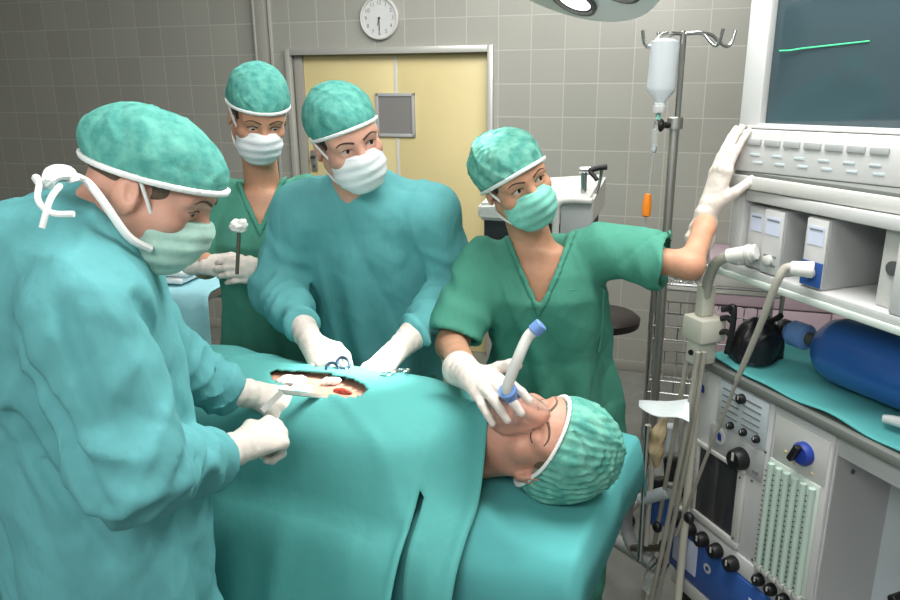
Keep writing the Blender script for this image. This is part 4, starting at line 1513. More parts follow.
for i in range(4):
    b = MB(TT @ Matrix.Translation((-0.05 + 0.02 * (i % 2), 0.0, zt_ + 0.010 + 0.026 * i)) @ Matrix.Rotation(0.06 * (i % 3 - 1), 4, 'Z'))
    b.box((0, 0, 0.012), (0.42 - 0.02 * i, 0.28, 0.022), 0.009, seg=3)
    o = b.build('folded_towel', 'towel')
    tag(o, tl[i], 'towel', 'folded towels on the trolley')
k = thing('waste_bin', 'red brown bin standing under the light blue cloth', 'bin', TT @ Vector((0.12, -0.02, 0.28)))
MB(TT).lathe([(0.11, 0.0), (0.13, 0.38), (0.136, 0.385), (0.136, 0.40), (0.12, 0.40), (0.1, 0.05)], (0.12, 0.02, 0.282), (0.12, 0.02, 1), 28).build('bucket', 'brown', k)

# pale device behind the reaching nurse
c = W(545, 205, 2.85)
TD = Matrix.Translation((c[0], c[1], 0)) @ Matrix.Rotation(-0.32, 4, 'Z')
zd = c[2]
k = thing('medical_device', 'off-white medical device on a stand behind the reaching nurse', 'device', TD @ Vector((0, 0, 0)))
V = [(-0.22, -0.16, -0.04), (0.2, -0.16, -0.04), (0.2, 0.2, -0.04), (-0.22, 0.2, -0.04), (-0.22, -0.16, 0.02), (0.2, -0.16, 0.06), (0.2, 0.2, 0.10), (-0.22, 0.2, 0.06)]
bm = bmesh.new()
bv = [bm.verts.new(v) for v in V]
for f in ([3, 2, 1, 0], [4, 5, 6, 7], [0, 1, 5, 4], [1, 2, 6, 5], [2, 3, 7, 6], [3, 0, 4, 7]):
    bm.faces.new([bv[i] for i in f])
bmesh.ops.bevel(bm, geom=list(bm.edges), offset=0.012, segments=3, affect='EDGES')
bm.verts.index_update()
MB(TD @ Matrix.Translation((0, 0, zd))).add([v.co.copy() for v in bm.verts], [[v.index for v in f.verts] for f in bm.faces]).build('housing', 'offw', k)
bm.free()
MB(TD).lim(-0.2, 0.18, -0.14, 0.18, zd - 0.12, zd - 0.041, 0.004).build('underside', 'inkd', k)
MB(TD).lim(-0.10, 0.10, -0.05, 0.12, 0.1, zd - 0.121, 0.01).build('column', 'grey', k)
MB(TD).lim(-0.2, 0.2, -0.2, 0.22, 0.03, 0.1, 0.015).build('base', 'grey', k)
b = MB(TD)
b.tube([(0.075, -0.175, zd - 0.2), (0.075, -0.175, zd - 0.02), (0.082, -0.175, zd + 0.035), (0.12, -0.175, zd + 0.05), (0.2, -0.175, zd + 0.05)], 0.013, 10)
b.build('bracket', 'offw', k)
b = MB(TD)
b.lim(0.09, 0.2, -0.172, -0.165, zd - 0.2, zd + 0.04, 0.003)
b.build('side_plate', 'grey', k)
# clamp rod
a = W(584, 232, 2.72)
b_ = W(584, 172, 2.72)
k2 = thing('clamp_rod', 'chrome rod with black clamp lever beside the off-white device', 'rod', (a[0], a[1], a[2] - 0.25))
MB().cyl(a - [0, 0, 0.25], b_, 0.011, bev=0.002).build('rod', 'chrome', k2)
MB().cyl(W(579, 170, 2.72), W(592, 170, 2.72), 0.012, bev=0.002).build('joint', 'chrome', k2)
MB().tube([W(588, 171, 2.715), W(598, 168, 2.71), W(607, 167, 2.7)], 0.010, 10).build('cross_bar', 'black', k2)
MB().tube([W(590, 172, 2.71), W(594, 176, 2.70), W(597, 180, 2.69)], 0.008, 10).build('lever', 'black', k2)
MB().tube([W(602, 168, 2.72), W(599, 185, 2.73), W(593, 205, 2.74), W(592, 232, 2.75)], 0.006, 10).build('thin_rod', 'chrome', k2)

# stool
c = W(603, 318, 3.4)
k = thing('stool', 'black round stool seen behind the reaching nurse', 'stool', (c[0], c[1], 0))
B = Vector((c[0], c[1], 0))
MB().lathe([(0.14, 0), (0.168, 0.012), (0.172, 0.045), (0.15, 0.062), (0.02, 0.068)], B + Vector((0, 0, c[2] - 0.04)), B + Vector((0, 0, 2)), 36).build('seat', 'seat', k)
MB().cyl(B + Vector((0, 0, 0.1)), B + Vector((0, 0, c[2] - 0.04)), 0.022).build('post', 'chrome', k)
for i in range(5):
    a = 2 * math.pi * i / 5
    l_ = MB().tube([B + Vector((0, 0, 0.12)), B + Vector((0.12 * math.cos(a), 0.12 * math.sin(a), 0.10)), B + Vector((0.26 * math.cos(a), 0.26 * math.sin(a), 0.065))], 0.014, 10).build('leg', 'chrome', k)
    MB().sph(B + Vector((0.26 * math.cos(a), 0.26 * math.sin(a), 0.03)), 0.03, 14).build('caster', 'black', l_)

# drip stand
top = W(683, 31, 2.95)
B = Vector((top[0] - 0.005, top[1], 0))
zt_ = top[2]
k = thing('drip_stand', 'chrome drip stand with four hooks standing behind the reaching nurse', 'stand', B)
MB().cyl(B + Vector((0, 0, 0.06)), B + Vector((0, 0, 1.66)), 0.018, bev=0.003).build('outer_pole', 'steel', k)
MB().cyl(B + Vector((0.008, 0, 1.6)), B + Vector((0.008, 0, zt_)), 0.0115, bev=0.003).build('inner_pole', 'chrome', k)
MB().lathe([(0.03, 0), (0.03, 0.04), (0.024, 0.044)], B + Vector((0, 0, 1.63)), B + Vector((0, 0, 2)), 24).build('collar', 'steel', k)
kn = MB().cyl(B + Vector((-0.02, -0.01, 1.645)), B + Vector((-0.055, -0.02, 1.645)), 0.012).build('clamp_stem', 'black', k)
MB().sph(B + Vector((-0.062, -0.02, 1.645)), 0.026, 14, (0.7, 1, 1)).build('knob', 'black', kn)
HT = B + Vector((0.008, 0, zt_ - 0.01))
for dx, dy in ((-0.155, -0.05), (-0.06, 0.10), (0.10, -0.10), (0.19, 0.03)):
    d = Vector((dx, dy, 0))
    n_ = d.normalized()
    L = d.length
    MB().tube([HT, HT + n_ * L * 0.5 + Vector((0, 0, 0.0)), HT + n_ * (L * 0.75) + Vector((0, 0, -0.03)), HT + n_ * (L * 0.9) + Vector((0, 0, -0.045)), HT + n_ * L + Vector((0, 0, -0.03)), HT + n_ * (L + 0.01) + Vector((0, 0, 0.012))], 0.0065, 10).build('hook', 'chrome', k)
for i in range(5):
    a = 2 * math.pi * i / 5 + 0.3
    l_ = MB().tube([B + Vector((0, 0, 0.09)), B + Vector((0.1 * math.cos(a), 0.1 * math.sin(a), 0.08)), B + Vector((0.2 * math.cos(a), 0.2 * math.sin(a), 0.065))], 0.014, 10).build('leg', 'steel', k)
    MB().sph(B + Vector((0.2 * math.cos(a), 0.2 * math.sin(a), 0.03)), 0.03, 14).build('caster', 'black', l_)

# infusion bottle and its line
bt = W(662, 38, 2.9)
bb = W(657, 112, 2.9)
hgt = bt[2] - bb[2]
B0 = Vector((bb[0] + 0.008, bb[1], bb[2]))
k = thing('infusion_bottle', 'milky infusion bottle hanging upside down from the drip stand', 'bottle', B0)
MB().lathe([(0.014, 0.0), (0.020, 0.002), (0.021, 0.03), (0.019, 0.032), (0.022, 0.042), (0.05, 0.075), (0.053, 0.09), (0.050, 0.16), (0.053, hgt - 0.03), (0.05, hgt - 0.012), (0.03, hgt - 0.002), (0.01, hgt)], B0, B0 + Vector((0.02, 0, 1)), 32).build('body', 'bottle', k)
MB().lathe([(0.0225, -0.002), (0.0235, 0.0), (0.0235, 0.022), (0.0215, 0.024)], B0, B0 + Vector((0.02, 0, 1)), 24).build('neck_cap', 'white', k)
MB().tube([B0 + Vector((0.015, 0, hgt - 0.005)), B0 + Vector((0.02, 0, hgt + 0.02)), B0 + Vector((0.03, 0.0, hgt + 0.012))], 0.003, 8).build('hanger', 'clear', k)
k = thing('infusion_line', 'clear drip chamber and tube with orange clamp below the bottle', 'infusion line', B0 + Vector((0, 0, -0.5)))
MB().lathe([(0.008, 0.0), (0.009, 0.02), (0.004, 0.022), (0.004, 0.0235)], B0 + Vector((-0.002, 0, -0.026)), B0 + Vector((-0.002, 0, 1)), 16).build('spike', 'mask_g', k, label='green spike')
d0 = Vector(W(656, 121, 2.9))
d1 = Vector(W(653, 154, 2.9))
dc = MB().lathe([(0.004, 0), (0.012, 0.006), (0.013, 0.07), (0.0155, 0.072), (0.0155, 0.085), (0.011, 0.09), (0.006, (d0 - d1).length)], d1, d0, 20).build('drip_chamber', 'clear', k)
MB().lathe([(0.009, 0.006), (0.0105, 0.008), (0.0105, 0.03)], d1, d0, 16).build('fluid', 'bottle', dc)
MB().tube([d1, W(650, 180, 2.9), W(648, 200, 2.9), W(645, 225, 2.9), W(643, 260, 2.93)], 0.0032, 8).build('tube', 'clear', k)
a, b_ = Vector(W(648, 194, 2.89)), Vector(W(646, 217, 2.89))
cl = MB().lathe([(0.008, 0), (0.016, 0.006), (0.018, 0.05), (0.012, (a - b_).length)], b_, a, 14).build('roller_clamp', 'orange', k, label='orange roller clamp')

# steel trolley with instruments at the right rear
c = W(694, 283, 3.3)
TS = Matrix.Translation((c[0], c[1], 0)) @ Matrix.Rotation(-0.32, 4, 'Z')
z0 = c[2]
k = thing('steel_trolley', 'steel wire trolley with instrument tray behind the drip stand', 'trolley', TS @ Vector((0.1, 0.1, 0)))
for x in (-0.17, 0.36):
    for y in (-0.12, 0.28):
        MB(TS).cyl((x, y, 0.05), (x, y, z0 + 0.02), 0.010).build('post', 'chrome', k)
        MB(TS).sph((x, y, 0.035), 0.034, 12).build('caster', 'black', k)
MB(TS).lim(-0.17, 0.36, -0.12, 0.28, z0 - 0.012, z0, 0.003).build('top_shelf', 'steel', k)
b = MB(TS)
b.tube([(-0.17, -0.12, z0 + 0.02), (0.36, -0.12, z0 + 0.02)], 0.008, 8, sub=1)
b.tube([(-0.17, 0.28, z0 + 0.02), (0.36, 0.28, z0 + 0.02)], 0.008, 8, sub=1)
b.build('rail', 'chrome', k)
for zz in (z0 - 0.24, z0 - 0.5):
    b = MB(TS)
    for i in range(10):
        x = -0.17 + 0.53 * i / 9
        b.tube([(x, -0.12, zz + 0.06), (x, -0.12, zz), (x, 0.28, zz), (x, 0.28, zz + 0.06)], 0.003, 6, sub=1)
    for y, z in ((-0.12, zz + 0.06), (0.28, zz + 0.06), (-0.12, zz), (0.28, zz), (0.08, zz)):
        b.tube([(-0.17, y, z), (0.36, y, z)], 0.004, 6, sub=1)
    b.build('wire_basket', 'chrome', k)
for i, (x, y, L, a) in enumerate(((-0.10, -0.03, 0.16, 0.4), (-0.02, -0.05, 0.18, -0.3), (-0.05, 0.03, 0.14, 1.0))):
    kk = thing('scissors', ['steel scissors at the left end of the wire trolley top', 'steel scissors nearest the edge of the wire trolley top', 'steel scissors crossing the others on the wire trolley top'][i], 'scissors', TS @ Vector((x, y, z0)), group='instruments on the wire trolley')
    rings(TS @ Matrix.Translation((x, y, z0 + 0.006)) @ Matrix.Rotation(a, 4, 'Z'), kk, 'chrome', L=L, r=0.016, gap=0.022)
MB_ = MB(TS @ Matrix.Translation((-0.04, 0.1, z0)))
kd = MB_.lathe([(0.055, 0.001), (0.07, 0.03), (0.074, 0.032), (0.066, 0.03), (0.05, 0.006)], (0, 0, 0), (0, 0, 1), 28).build('kidney_bowl', 'chrome', None)
tag(kd, 'shiny steel bowl on the wire trolley top', 'bowl')

# low lilac cabinet against the wall
TCb = WALL @ Matrix.Translation((1.62, -0.02, 0))
k = thing('storage_cabinet', 'low lilac storage cabinet against the wall behind the machine', 'cabinet', TCb @ Vector((0.35, -0.2, 0)))
MB(TCb).lim(0, 0.95, -0.38, 0, 0.0, 0.86, 0.004).build('carcass', 'pink', k)
for i in range(3):
    d_ = MB(TCb).lim(0.004 + i * 0.316, 0.312 + i * 0.316, -0.40, -0.381, 0.02, 0.60, 0.003).build('door', 'pink', k)
    MB(TCb).lim(0.27 + i * 0.316, 0.285 + i * 0.316, -0.425, -0.401, 0.40, 0.52, 0.003).build('handle', 'steel', d_)
    d_ = MB(TCb).lim(0.004 + i * 0.316, 0.312 + i * 0.316, -0.40, -0.381, 0.61, 0.85, 0.003).build('drawer', 'pink', k)
    MB(TCb).lim(0.10 + i * 0.316, 0.22 + i * 0.316, -0.425, -0.401, 0.72, 0.735, 0.003).build('handle', 'steel', d_)

# ------------------------------------------------------------------ anaesthetic machine (x along its front, y into it, z up)
YC = R(21.5)
CART = Matrix.Translation((0.735, 2.09, 0)) @ Matrix.Rotation(-(math.pi / 2 - YC), 4, 'Z')
CI = CART.inverted()


def K(px, py, off):
    """cart-local point seen at a pixel, on the plane y = off"""
    r = ray(px, py)
    n_ = np.array([math.cos(YC), math.sin(YC), 0])
    c0 = np.array([0.735, 2.09, 0]) + n_ * off
    t_ = (c0 - np.array([0, 0, CAM_H])) @ n_ / (r @ n_)
    return CI @ Vector([float(x) for x in (np.array([0, 0, CAM_H]) + r * t_)])


def cb():
    return MB(CART)


g = thing('anaesthesia_machine', 'white anaesthetic machine with flow tubes, dials and a blue panel at right', 'anaesthesia machine', CART @ Vector((0.5, 0.3, 0)))
LX = 1.15
MB_b = cb()
MB_b.lim(0.0, 0.49, 0.012, 0.6, 0.24, 1.012, 0.004)
MB_b.lim(0.49, LX, 0.22, 0.6, 0.24, 1.012, 0.004)
MB_b.lim(0.49, LX, 0.012, 0.22, 0.955, 1.012, 0.003)
MB_b.lim(0.49, LX, 0.012, 0.22, 0.24, 0.42, 0.003)
body = MB_b.build('body', 'white', g)
cb().lim(-0.01, LX, -0.012, 0.62, 1.013, 1.038, 0.004).build('worktop_edge', 'edge', g)
cb().lim(-0.005, LX, 0.0, 0.6, 0.06, 0.238, 0.01).build('plinth', 'black', g)
for x in (0.05, LX - 0.06):
    for y in (0.06, 0.54):
        cb().sph((x, y, 0.032), 0.031, 14).build('caster', 'black', g)
# section frames
cb().lim(0.002, 0.298, 0.0, 0.012, 0.52, 1.01, 0.003).build('left_panel', 'white', g)
cb().lim(0.302, 0.488, 0.0, 0.012, 0.42, 1.01, 0.003).build('middle_panel', 'white', g)
cb().lim(0.312, 0.48, -0.003, 0.0, 0.868, 0.985, 0.001).build('dial_plate', 'offw', g)
# gauge plate
gp = cb().lim(0.098, 0.285, -0.008, 0.0, 0.872, 1.006, 0.003).build('gauge_plate', 'lgrey', g)
b = cb()
for i in range(5):
    z = 0.985 - i * 0.019
    for j in range(2):
        b.lim(0.115 + j * 0.082, 0.18 + j * 0.082, -0.0095, -0.008, z - 0.002, z + 0.002)
b.build('marking', 'ink', gp)


def knob(x, z, r, L, parent, m='black', y0=0.0):
    o_ = cb().lathe([(r, 0), (r * 1.05, L * 0.15), (r * 0.92, L * 0.85), (r * 0.8, L), (r * 0.1, L)], (x, y0, z), (x, y0 - 1, z), 22).build('knob', m, parent)
    cb().lim(x - r * 0.12, x + r * 0.12, y0 - L - 0.002, y0 - L + 0.001, z, z + r * 0.75).build('pointer', 'offw', o_)
    return o_


knob(0.191, 0.983, 0.014, 0.016, gp, y0=-0.008)
for x, z in ((0.161, 0.889), (0.211, 0.892), (0.26, 0.894)):
    knob(x, z, 0.0105, 0.014, gp, y0=-0.008)
for i, (x, z) in enumerate(((0.022, 0.945), (0.118, 0.835))):
    st = cb().lathe([(0.024, 0), (0.024, 0.0016)], (x, -0.0075 if i else 0, z), (x, -1, z), 24).build('sticker', 'white', g)
    y = -0.0095 if i else -0.002
    e_ = cb()
    e_.lathe([(0.009, 0), (0.009, 0.001)], (x, y, z + 0.004), (x, -1, z + 0.004), 16)
    e_.lim(x - 0.004, x + 0.010, y - 0.001, y, z - 0.012, z + 0.002)
    e_.build('emblem', 'inkblue', st)
pl_ = cb().lim(0.075, 0.287, -0.007, 0.0, 0.775, 0.862, 0.003).build('control_plate', 'grey', g)
knob(0.212, 0.812, 0.031, 0.034, pl_, y0=-0.007)
cb().lim(0.255, 0.275, -0.009, -0.007, 0.79, 0.80).build('marking', 'ink', pl_)
# ventilator window with frame
b = cb()
b.lim(0.012, 0.232, -0.012, 0.0, 0.768, 0.782, 0.003)
b.lim(0.012, 0.232, -0.012, 0.0, 0.528, 0.552, 0.003)
b.lim(0.012, 0.042, -0.012, 0.0, 0.552, 0.768, 0.003)
b.lim(0.205, 0.232, -0.012, 0.0, 0.552, 0.768, 0.003)
vf = b.build('window_frame', 'offw', g)
cb().lim(0.042, 0.205, -0.004, -0.001, 0.552, 0.768).build('window_pane', 'window', vf)
b = cb()
for i in range(14):
    b.lim(0.016, 0.026 + 0.004 * (i % 3), -0.0135, -0.012, 0.56 + i * 0.0145, 0.563 + i * 0.0145)
b.build('scale', 'ink', vf)
for x, z in ((0.217, 0.755), (0.217, 0.56), (0.25, 0.76), (0.285, 0.865), (0.285, 0.53)):
    cb().lathe([(0.004, 0), (0.003, 0.003)], (x, -0.011 if x < 0.24 else 0, z), (x, -1, z), 10).build('screw', 'dgrey', g)
# row of knobs over the blue panel
for x in (-0.012, 0.042, 0.1, 0.162, 0.228):
    knob(x, 0.488 if x < 0 else 0.484, 0.0225, 0.03, g, y0=-0.008)
cb().lim(-0.035, 0.30, -0.008, 0.011, 0.462, 0.518, 0.003).build('knob_rail', 'white', g)
bp_ = cb().lim(-0.05, 0.42, -0.012, 0.011, 0.30, 0.458, 0.005).build('blue_panel', 'blue', g)
cb().lim(-0.03, 0.082, -0.016, -0.012, 0.335, 0.445, 0.002).build('name_plate', 'paleblue', bp_)
em = cb().lathe([(0.016, 0), (0.016, 0.001)], (0.128, -0.012, 0.398), (0.128, -1, 0.398), 22).build('emblem', 'white', bp_)
cb().lathe([(0.007, 0), (0.007, 0.001)], (0.128, -0.013, 0.398), (0.128, -1, 0.398), 16).build('emblem_centre', 'inkblue', em)
b = cb()
for i in range(5):
    b.lim(0.30 + i * 0.02, 0.313 + i * 0.02, -0.0135, -0.012, 0.40, 0.42)
b.build('lettering', 'paleblue', bp_)
dr_ = cb().lim(-0.03, 0.48, -0.012, 0.011, 0.245, 0.295, 0.004).build('drawer', 'offw', g)
cb().lim(0.15, 0.3, -0.03, -0.013, 0.262, 0.275, 0.004).build('handle', 'grey', dr_)
# flow meters
fp = cb().lim(0.306, 0.472, -0.006, 0.0, 0.535, 0.862, 0.002).build('flow_meter_back', 'flowb', g)
for i in range(6):
    x = 0.321 + i * 0.0272
    tb_ = cb().cyl((x, -0.013, 0.545), (x, -0.013, 0.852), 0.0085, n=14).build('flow_tube', 'flow', fp)
    b = cb()
    for j in range(19):
        b.lim(x - 0.009, x - 0.004, -0.0235, -0.0215, 0.56 + j * 0.015, 0.562 + j * 0.015)
    b.build('graduation', 'inkd', tb_)
for i in range(6):
    x = 0.321 + i * 0.0272
    cb().lim(x - 0.011, x + 0.011, -0.02, -0.006, 0.527, 0.543, 0.002).build('tube_socket', 'offw', fp)
for i in range(4):
    knob(0.322 + i * 0.045, 0.492, 0.017, 0.022, g, y0=0.0)
# selector dial
dl = cb().lathe([(0.030, 0), (0.030, 0.012), (0.024, 0.02), (0.004, 0.02)], (0.412, -0.003, 0.925), (0.412, -1, 0.925), 26).build('selector', 'inkblue', g)
cb().box((0.404, -0.03, 0.928), (0.016, 0.02, 0.05), 0.004, Matrix.Rotation(R(25), 3, 'Y')).build('lever', 'black', dl)
for x, z in ((0.352, 0.90), (0.385, 0.885), (0.44, 0.882)):
    cb().lathe([(0.005, 0), (0.004, 0.003)], (x, -0.003, z), (x, -1, z), 10).build('screw', 'tan', g)
# niche with a bracket
cb().lim(0.4895, 0.4925, 0.014, 0.22, 0.42, 0.954).build('niche_side', 'grey', g)
cb().lim(0.4925, LX, 0.2165, 0.2195, 0.42, 0.954).build('niche_back', 'lgrey', g)
cb().lathe([(0.006, 0), (0.006, 0.004)], (0.4925, 0.07, 0.90), (1, 0.07, 0.90), 12).build('screw', 'dgrey', g)
br = cb().lim(0.655, 0.80, 0.08, 0.216, 0.745, 0.785, 0.006).build('bracket', 'iron', g)
cb().lathe([(0.018, 0), (0.018, 0.014), (0.012, 0.018)], (0.69, 0.12, 0.785), (0.69, 0.12, 2), 20).build('bolt', 'chrome', br)
cb().cyl((0.66, 0.15, 0.655), (0.66, 0.05, 0.655), 0.012, bev=0.002).build('peg', 'black', br)
# posts and shelf unit above
for x in (0.10, 0.62, 1.08):
    cb().lim(x, x + 0.06, 0.46, 0.52, 1.04, 1.305, 0.004).build('post', 'white', g)
cb().lim(0.36, LX, 0.52, 0.54, 1.04, 1.305, 0.003).build('rear_plate', 'grey', g)
u = cb()
u.lim(0.045, LX, 0.0, 0.5, 1.318, 1.338, 0.003)
sb = u.build('shelf_board', 'white', g)
cb().lim(0.04, LX, -0.006, 0.5, 1.300, 1.3175, 0.003).build('shelf_edge', 'flowb', g)
u = cb()
u.lim(0.072, 0.112, 0.0, 0.5, 1.3385, 1.546, 0.005)
u.lim(0.113, LX, 0.0, 0.5, 1.516, 1.546, 0.004)
u.lim(0.57, 0.63, 0.0, 0.5, 1.3385, 1.5155, 0.004)
u.lim(0.113, LX, 0.46, 0.5, 1.3385, 1.5155, 0.002)
u.build('shelf_frame', 'white', g)
cb().lim(0.512, 0.566, 0.03, 0.06, 1.3385, 1.515, 0.003).build('socket_panel', 'offw', g)
cb().lathe([(0.016, 0), (0.016, 0.006), (0.008, 0.007)], (0.545, 0.03, 1.43), (0.545, -1, 1.43), 20).build('socket', 'dgrey', g)

# modules on the shelf
def module(x0, x1, z1, y0, label, blue=False):
    t_ = thing('monitor_module', label, 'module', CART @ Vector(((x0 + x1) / 2, y0 + 0.15, 1.339)), group='plug-in modules on the shelf')
    cb().lim(x0, x1, y0, y0 + 0.3, 1.339, z1, 0.003).build('case', 'grey', t_)
    f_ = cb().lim(x0 + 0.002, x1 - 0.002, y0 - 0.006, y0, 1.342, z1 - 0.003, 0.002).build('front', 'white', t_)
    cb().lim(x0 + 0.01, x1 - 0.01, y0 - 0.0075, y0 - 0.006, z1 - 0.065, z1 - 0.02, 0.0).build('label_plate', 'paleblue', f_)
    cb().lim(x0 + 0.014, x1 - 0.014, y0 - 0.0085, y0 - 0.0075, z1 - 0.03, z1 - 0.026).build('lettering', 'ink', f_)
    if blue:
        cb().lim(x0 + 0.002, x1 - 0.002, y0 - 0.0075, y0 - 0.006, 1.345, 1.405, 0.0).build('blue_field', 'blue', f_)
    else:
        b_ = cb()
        for a_, c_ in ((0.2, 1.385), (0.6, 1.385), (0.2, 1.365), (0.6, 1.362)):
            b_.lim(x0 + (x1 - x0) * a_, x0 + (x1 - x0) * (a_ + 0.2), y0 - 0.0075, y0 - 0.006, c_, c_ + 0.006)
        b_.build('marking', 'ink', f_)
    cb().lathe([(0.013, 0), (0.013, 0.012), (0.010, 0.014)], ((x0 + x1) / 2, y0 - 0.006, 1.378), ((x0 + x1) / 2, -1, 1.378), 18).build('port', 'offw', f_)
    return t_


module(0.120, 0.180, 1.505, 0.02, 'narrow white module at the left end of the shelf')
module(0.186, 0.254, 1.508, 0.008, 'white module with grey side in the middle of the shelf')
module(0.322, 0.388, 1.510, 0.008, 'white module with a blue lower corner on the shelf', True)

# ------------------------------------------------------------------ patient monitor on top
m0 = np.array([0.752, 2.015, 0.0])
YM = R(46)
MON = Matrix.Translation(Vector(m0)) @ Matrix.Rotation(-(math.pi / 2 - YM), 4, 'Z')
g2 = thing('patient_monitor', 'large off-white tube monitor with dark screen and green trace', 'monitor', MON @ Vector((0.28, 0.2, 1.55)))


def mb():
    return MB(MON)


z0, z1, wd = 1.70, 2.16, 0.60
b = mb()
b.lim(0.0, wd, 0.0, 0.06, z0, z0 + 0.012, 0.004)
b.lim(0.0, wd, 0.0, 0.06, z1 - 0.055, z1, 0.008)
b.lim(0.0, 0.055, 0.0, 0.06, z0, z1, 0.008)
b.lim(wd - 0.055, wd, 0.0, 0.06, z0, z1, 0.008)
b.build('bezel', 'white', g2)
mb().lim(0.004, wd - 0.004, 0.06, 0.14, z0 + 0.003, z1 - 0.003, 0.006).build('case', 'offw', g2)
V, Fc = [], []
n = 12
for j in range(n + 1):
    for i in range(n + 1):
        u_, v_ = i / n, j / n
        V.append((0.053 + (wd - 0.106) * u_, 0.036 - 0.016 * (1 - (2 * u_ - 1) ** 2) * (1 - (2 * v_ - 1) ** 2), z0 + 0.010 + (z1 - z0 - 0.063) * v_))
for j in range(n):
    for i in range(n):
        a_ = j * (n + 1) + i
        Fc.append([a_, a_ + 1, a_ + n + 2, a_ + n + 1])
sc_ = mb().add(V, Fc).build('screen', 'screen', g2, smooth=True)
tr_ = mb()
pp = [(0.075, 0.0265, 1.889), (0.10, 0.0255, 1.889), (0.13, 0.0245, 1.893), (0.18, 0.0225, 1.897), (0.23, 0.021, 1.901), (0.28, 0.020, 1.905)]
tr_.tube([(a_, b_ - 0.0015, c_ + 0.0) for a_, b_, c_ in pp], 0.0016, 6, sub=1)
tr_.build('trace', 'trace', sc_)
# tapering back of the tube
V = [(0.02, 0.14, z0 + 0.005), (wd - 0.02, 0.14, z0 + 0.005), (wd - 0.02, 0.14, z1 - 0.01), (0.02, 0.14, z1 - 0.01),
     (0.12, 0.36, z0 + 0.02), (wd - 0.12, 0.36, z0 + 0.02), (wd - 0.12, 0.36, z1 - 0.1), (0.12, 0.36, z1 - 0.1)]
mb().add(V, [[0, 1, 2, 3], [7, 6, 5, 4], [0, 4, 5, 1], [1, 5, 6, 2], [2, 6, 7, 3], [3, 7, 4, 0]]).build('back_shell', 'offw', g2)
# control strip
MON2 = Matrix.Translation(Vector(m0)) @ Matrix.Rotation(-(math.pi / 2 - R(36)), 4, 'Z')
cs = MB(MON2).lim(0.0, 0.66, -0.01, 0.36, 1.592, 1.698, 0.006).build('control_box', 'white', g2)
bt_ = None
for i in range(7):
    x = 0.035 + i * 0.052
    MB(MON2).lim(x, x + 0.042, -0.015, -0.010, 1.661, 1.677, 0.001).build('button', 'grey', cs)
for i in range(6):
    x = 0.05 + i * 0.06
    MB(MON2).lim(x, x + 0.026, -0.0125, -0.010, 1.634, 1.64, 0.0005).build('marking', 'lgrey', cs)
    MB(MON2).lim(x + 0.01, x + 0.036, -0.0125, -0.010, 1.615, 1.621, 0.0005).build('marking', 'lgrey', cs)
MB(MON2).lim(0.006, 0.022, -0.017, -0.010, 1.640, 1.655, 0.002).build('amber_button', 'orange', cs, label='small amber button')
MON3 = Matrix.Translation(Vector(m0)) @ Matrix.Rotation(-(math.pi / 2 - R(26)), 4, 'Z')
MB(MON3).lim(-0.004, 0.68, -0.008, 0.4, 1.548, 1.5825, 0.005).build('base_tray', 'offw', g2)
MB(MON3).lim(0.004, 0.67, 0.0, 0.38, 1.583, 1.5915, 0.001).build('gap_seal', 'edge', g2)

# ------------------------------------------------------------------ cloth, bag, cylinder on the worktop
V, Fc = [], []
xs, ys = np.linspace(0.012, LX, 80), np.linspace(0.004, 0.58, 36)
for x in xs:
    for y in ys:
        V.append((x, y, 1.042 + 0.004 * math.sin(17 * x + 9 * y) * math.sin(13 * y + 2) + 0.003 * math.sin(31 * x - 21 * y) + 0.0075 + 0.006 * math.exp(-((y - 0.25 - 0.4 * (x - 0.4)) / 0.02) ** 2)))
ny = len(ys)
for i in range(len(xs) - 1):
    for j in range(ny - 1):
        Fc.append([i * ny + j, (i + 1) * ny + j, (i + 1) * ny + j + 1, i * ny + j + 1])
ct = link_mesh('worktop_cloth', [CART @ Vector(v) for v in V], Fc, 'sheet', None, True, base=CART @ Vector((0.5, 0.3, 1.04)))
ct.modifiers.new('thickness', 'SOLIDIFY').thickness = 0.004
tag(ct, 'teal cloth spread on the worktop of the anaesthetic machine', 'cloth')

bc = K(757, 352, 0.10)
bag = thing('breathing_bag', 'crumpled black rubber breathing bag standing on the teal worktop cloth', 'bag', CART @ Vector((bc.x, bc.y, 1.052)))
B = np.array(CART @ bc)
F = Field.uni(B - 0.2, B + 0.2, 0.0045)
ex = np.array((CART.to_3x3() @ Vector((1, 0, 0))))
ey = np.array((CART.to_3x3() @ Vector((0, 1, 0))))
zb = 1.055 - B[2]
F.chain([B + [0, 0, zb + 0.05], B + ex * -0.005 + [0, 0, 0.0], B + ex * 0.01 + [0, 0, 0.055], B + ex * 0.016 + [0, 0, 0.085]], [0.068, 0.068, 0.052, 0.018], 0.03)
F.cone(B + ex * -0.075 - ey * 0.03 + [0, 0, 0.05], B + ex * -0.06 - ey * 0.06 + [0, 0, -0.05], 0.008, 0.01, 0.03, 's')
F.half((0, 0, 1.054), (0, 0, -1), 0.004)
F.build('body', 'bagm', bag, 1, creases(31, 0.010, (30, 30, 14)))
a_ = B + ex * 0.016 + [0, 0, 0.096]
MB().tube([a_, a_ + ex * 0.03 + [0, 0, 0.014], a_ + ex * 0.055 + [0, 0, 0.034]], 0.008, 10).build('tail', 'black', bag)
MB().cyl(a_ - [0, 0, 0.012], a_ + [0, 0, 0.006], 0.02).build('neck_ring', 'black', bag)

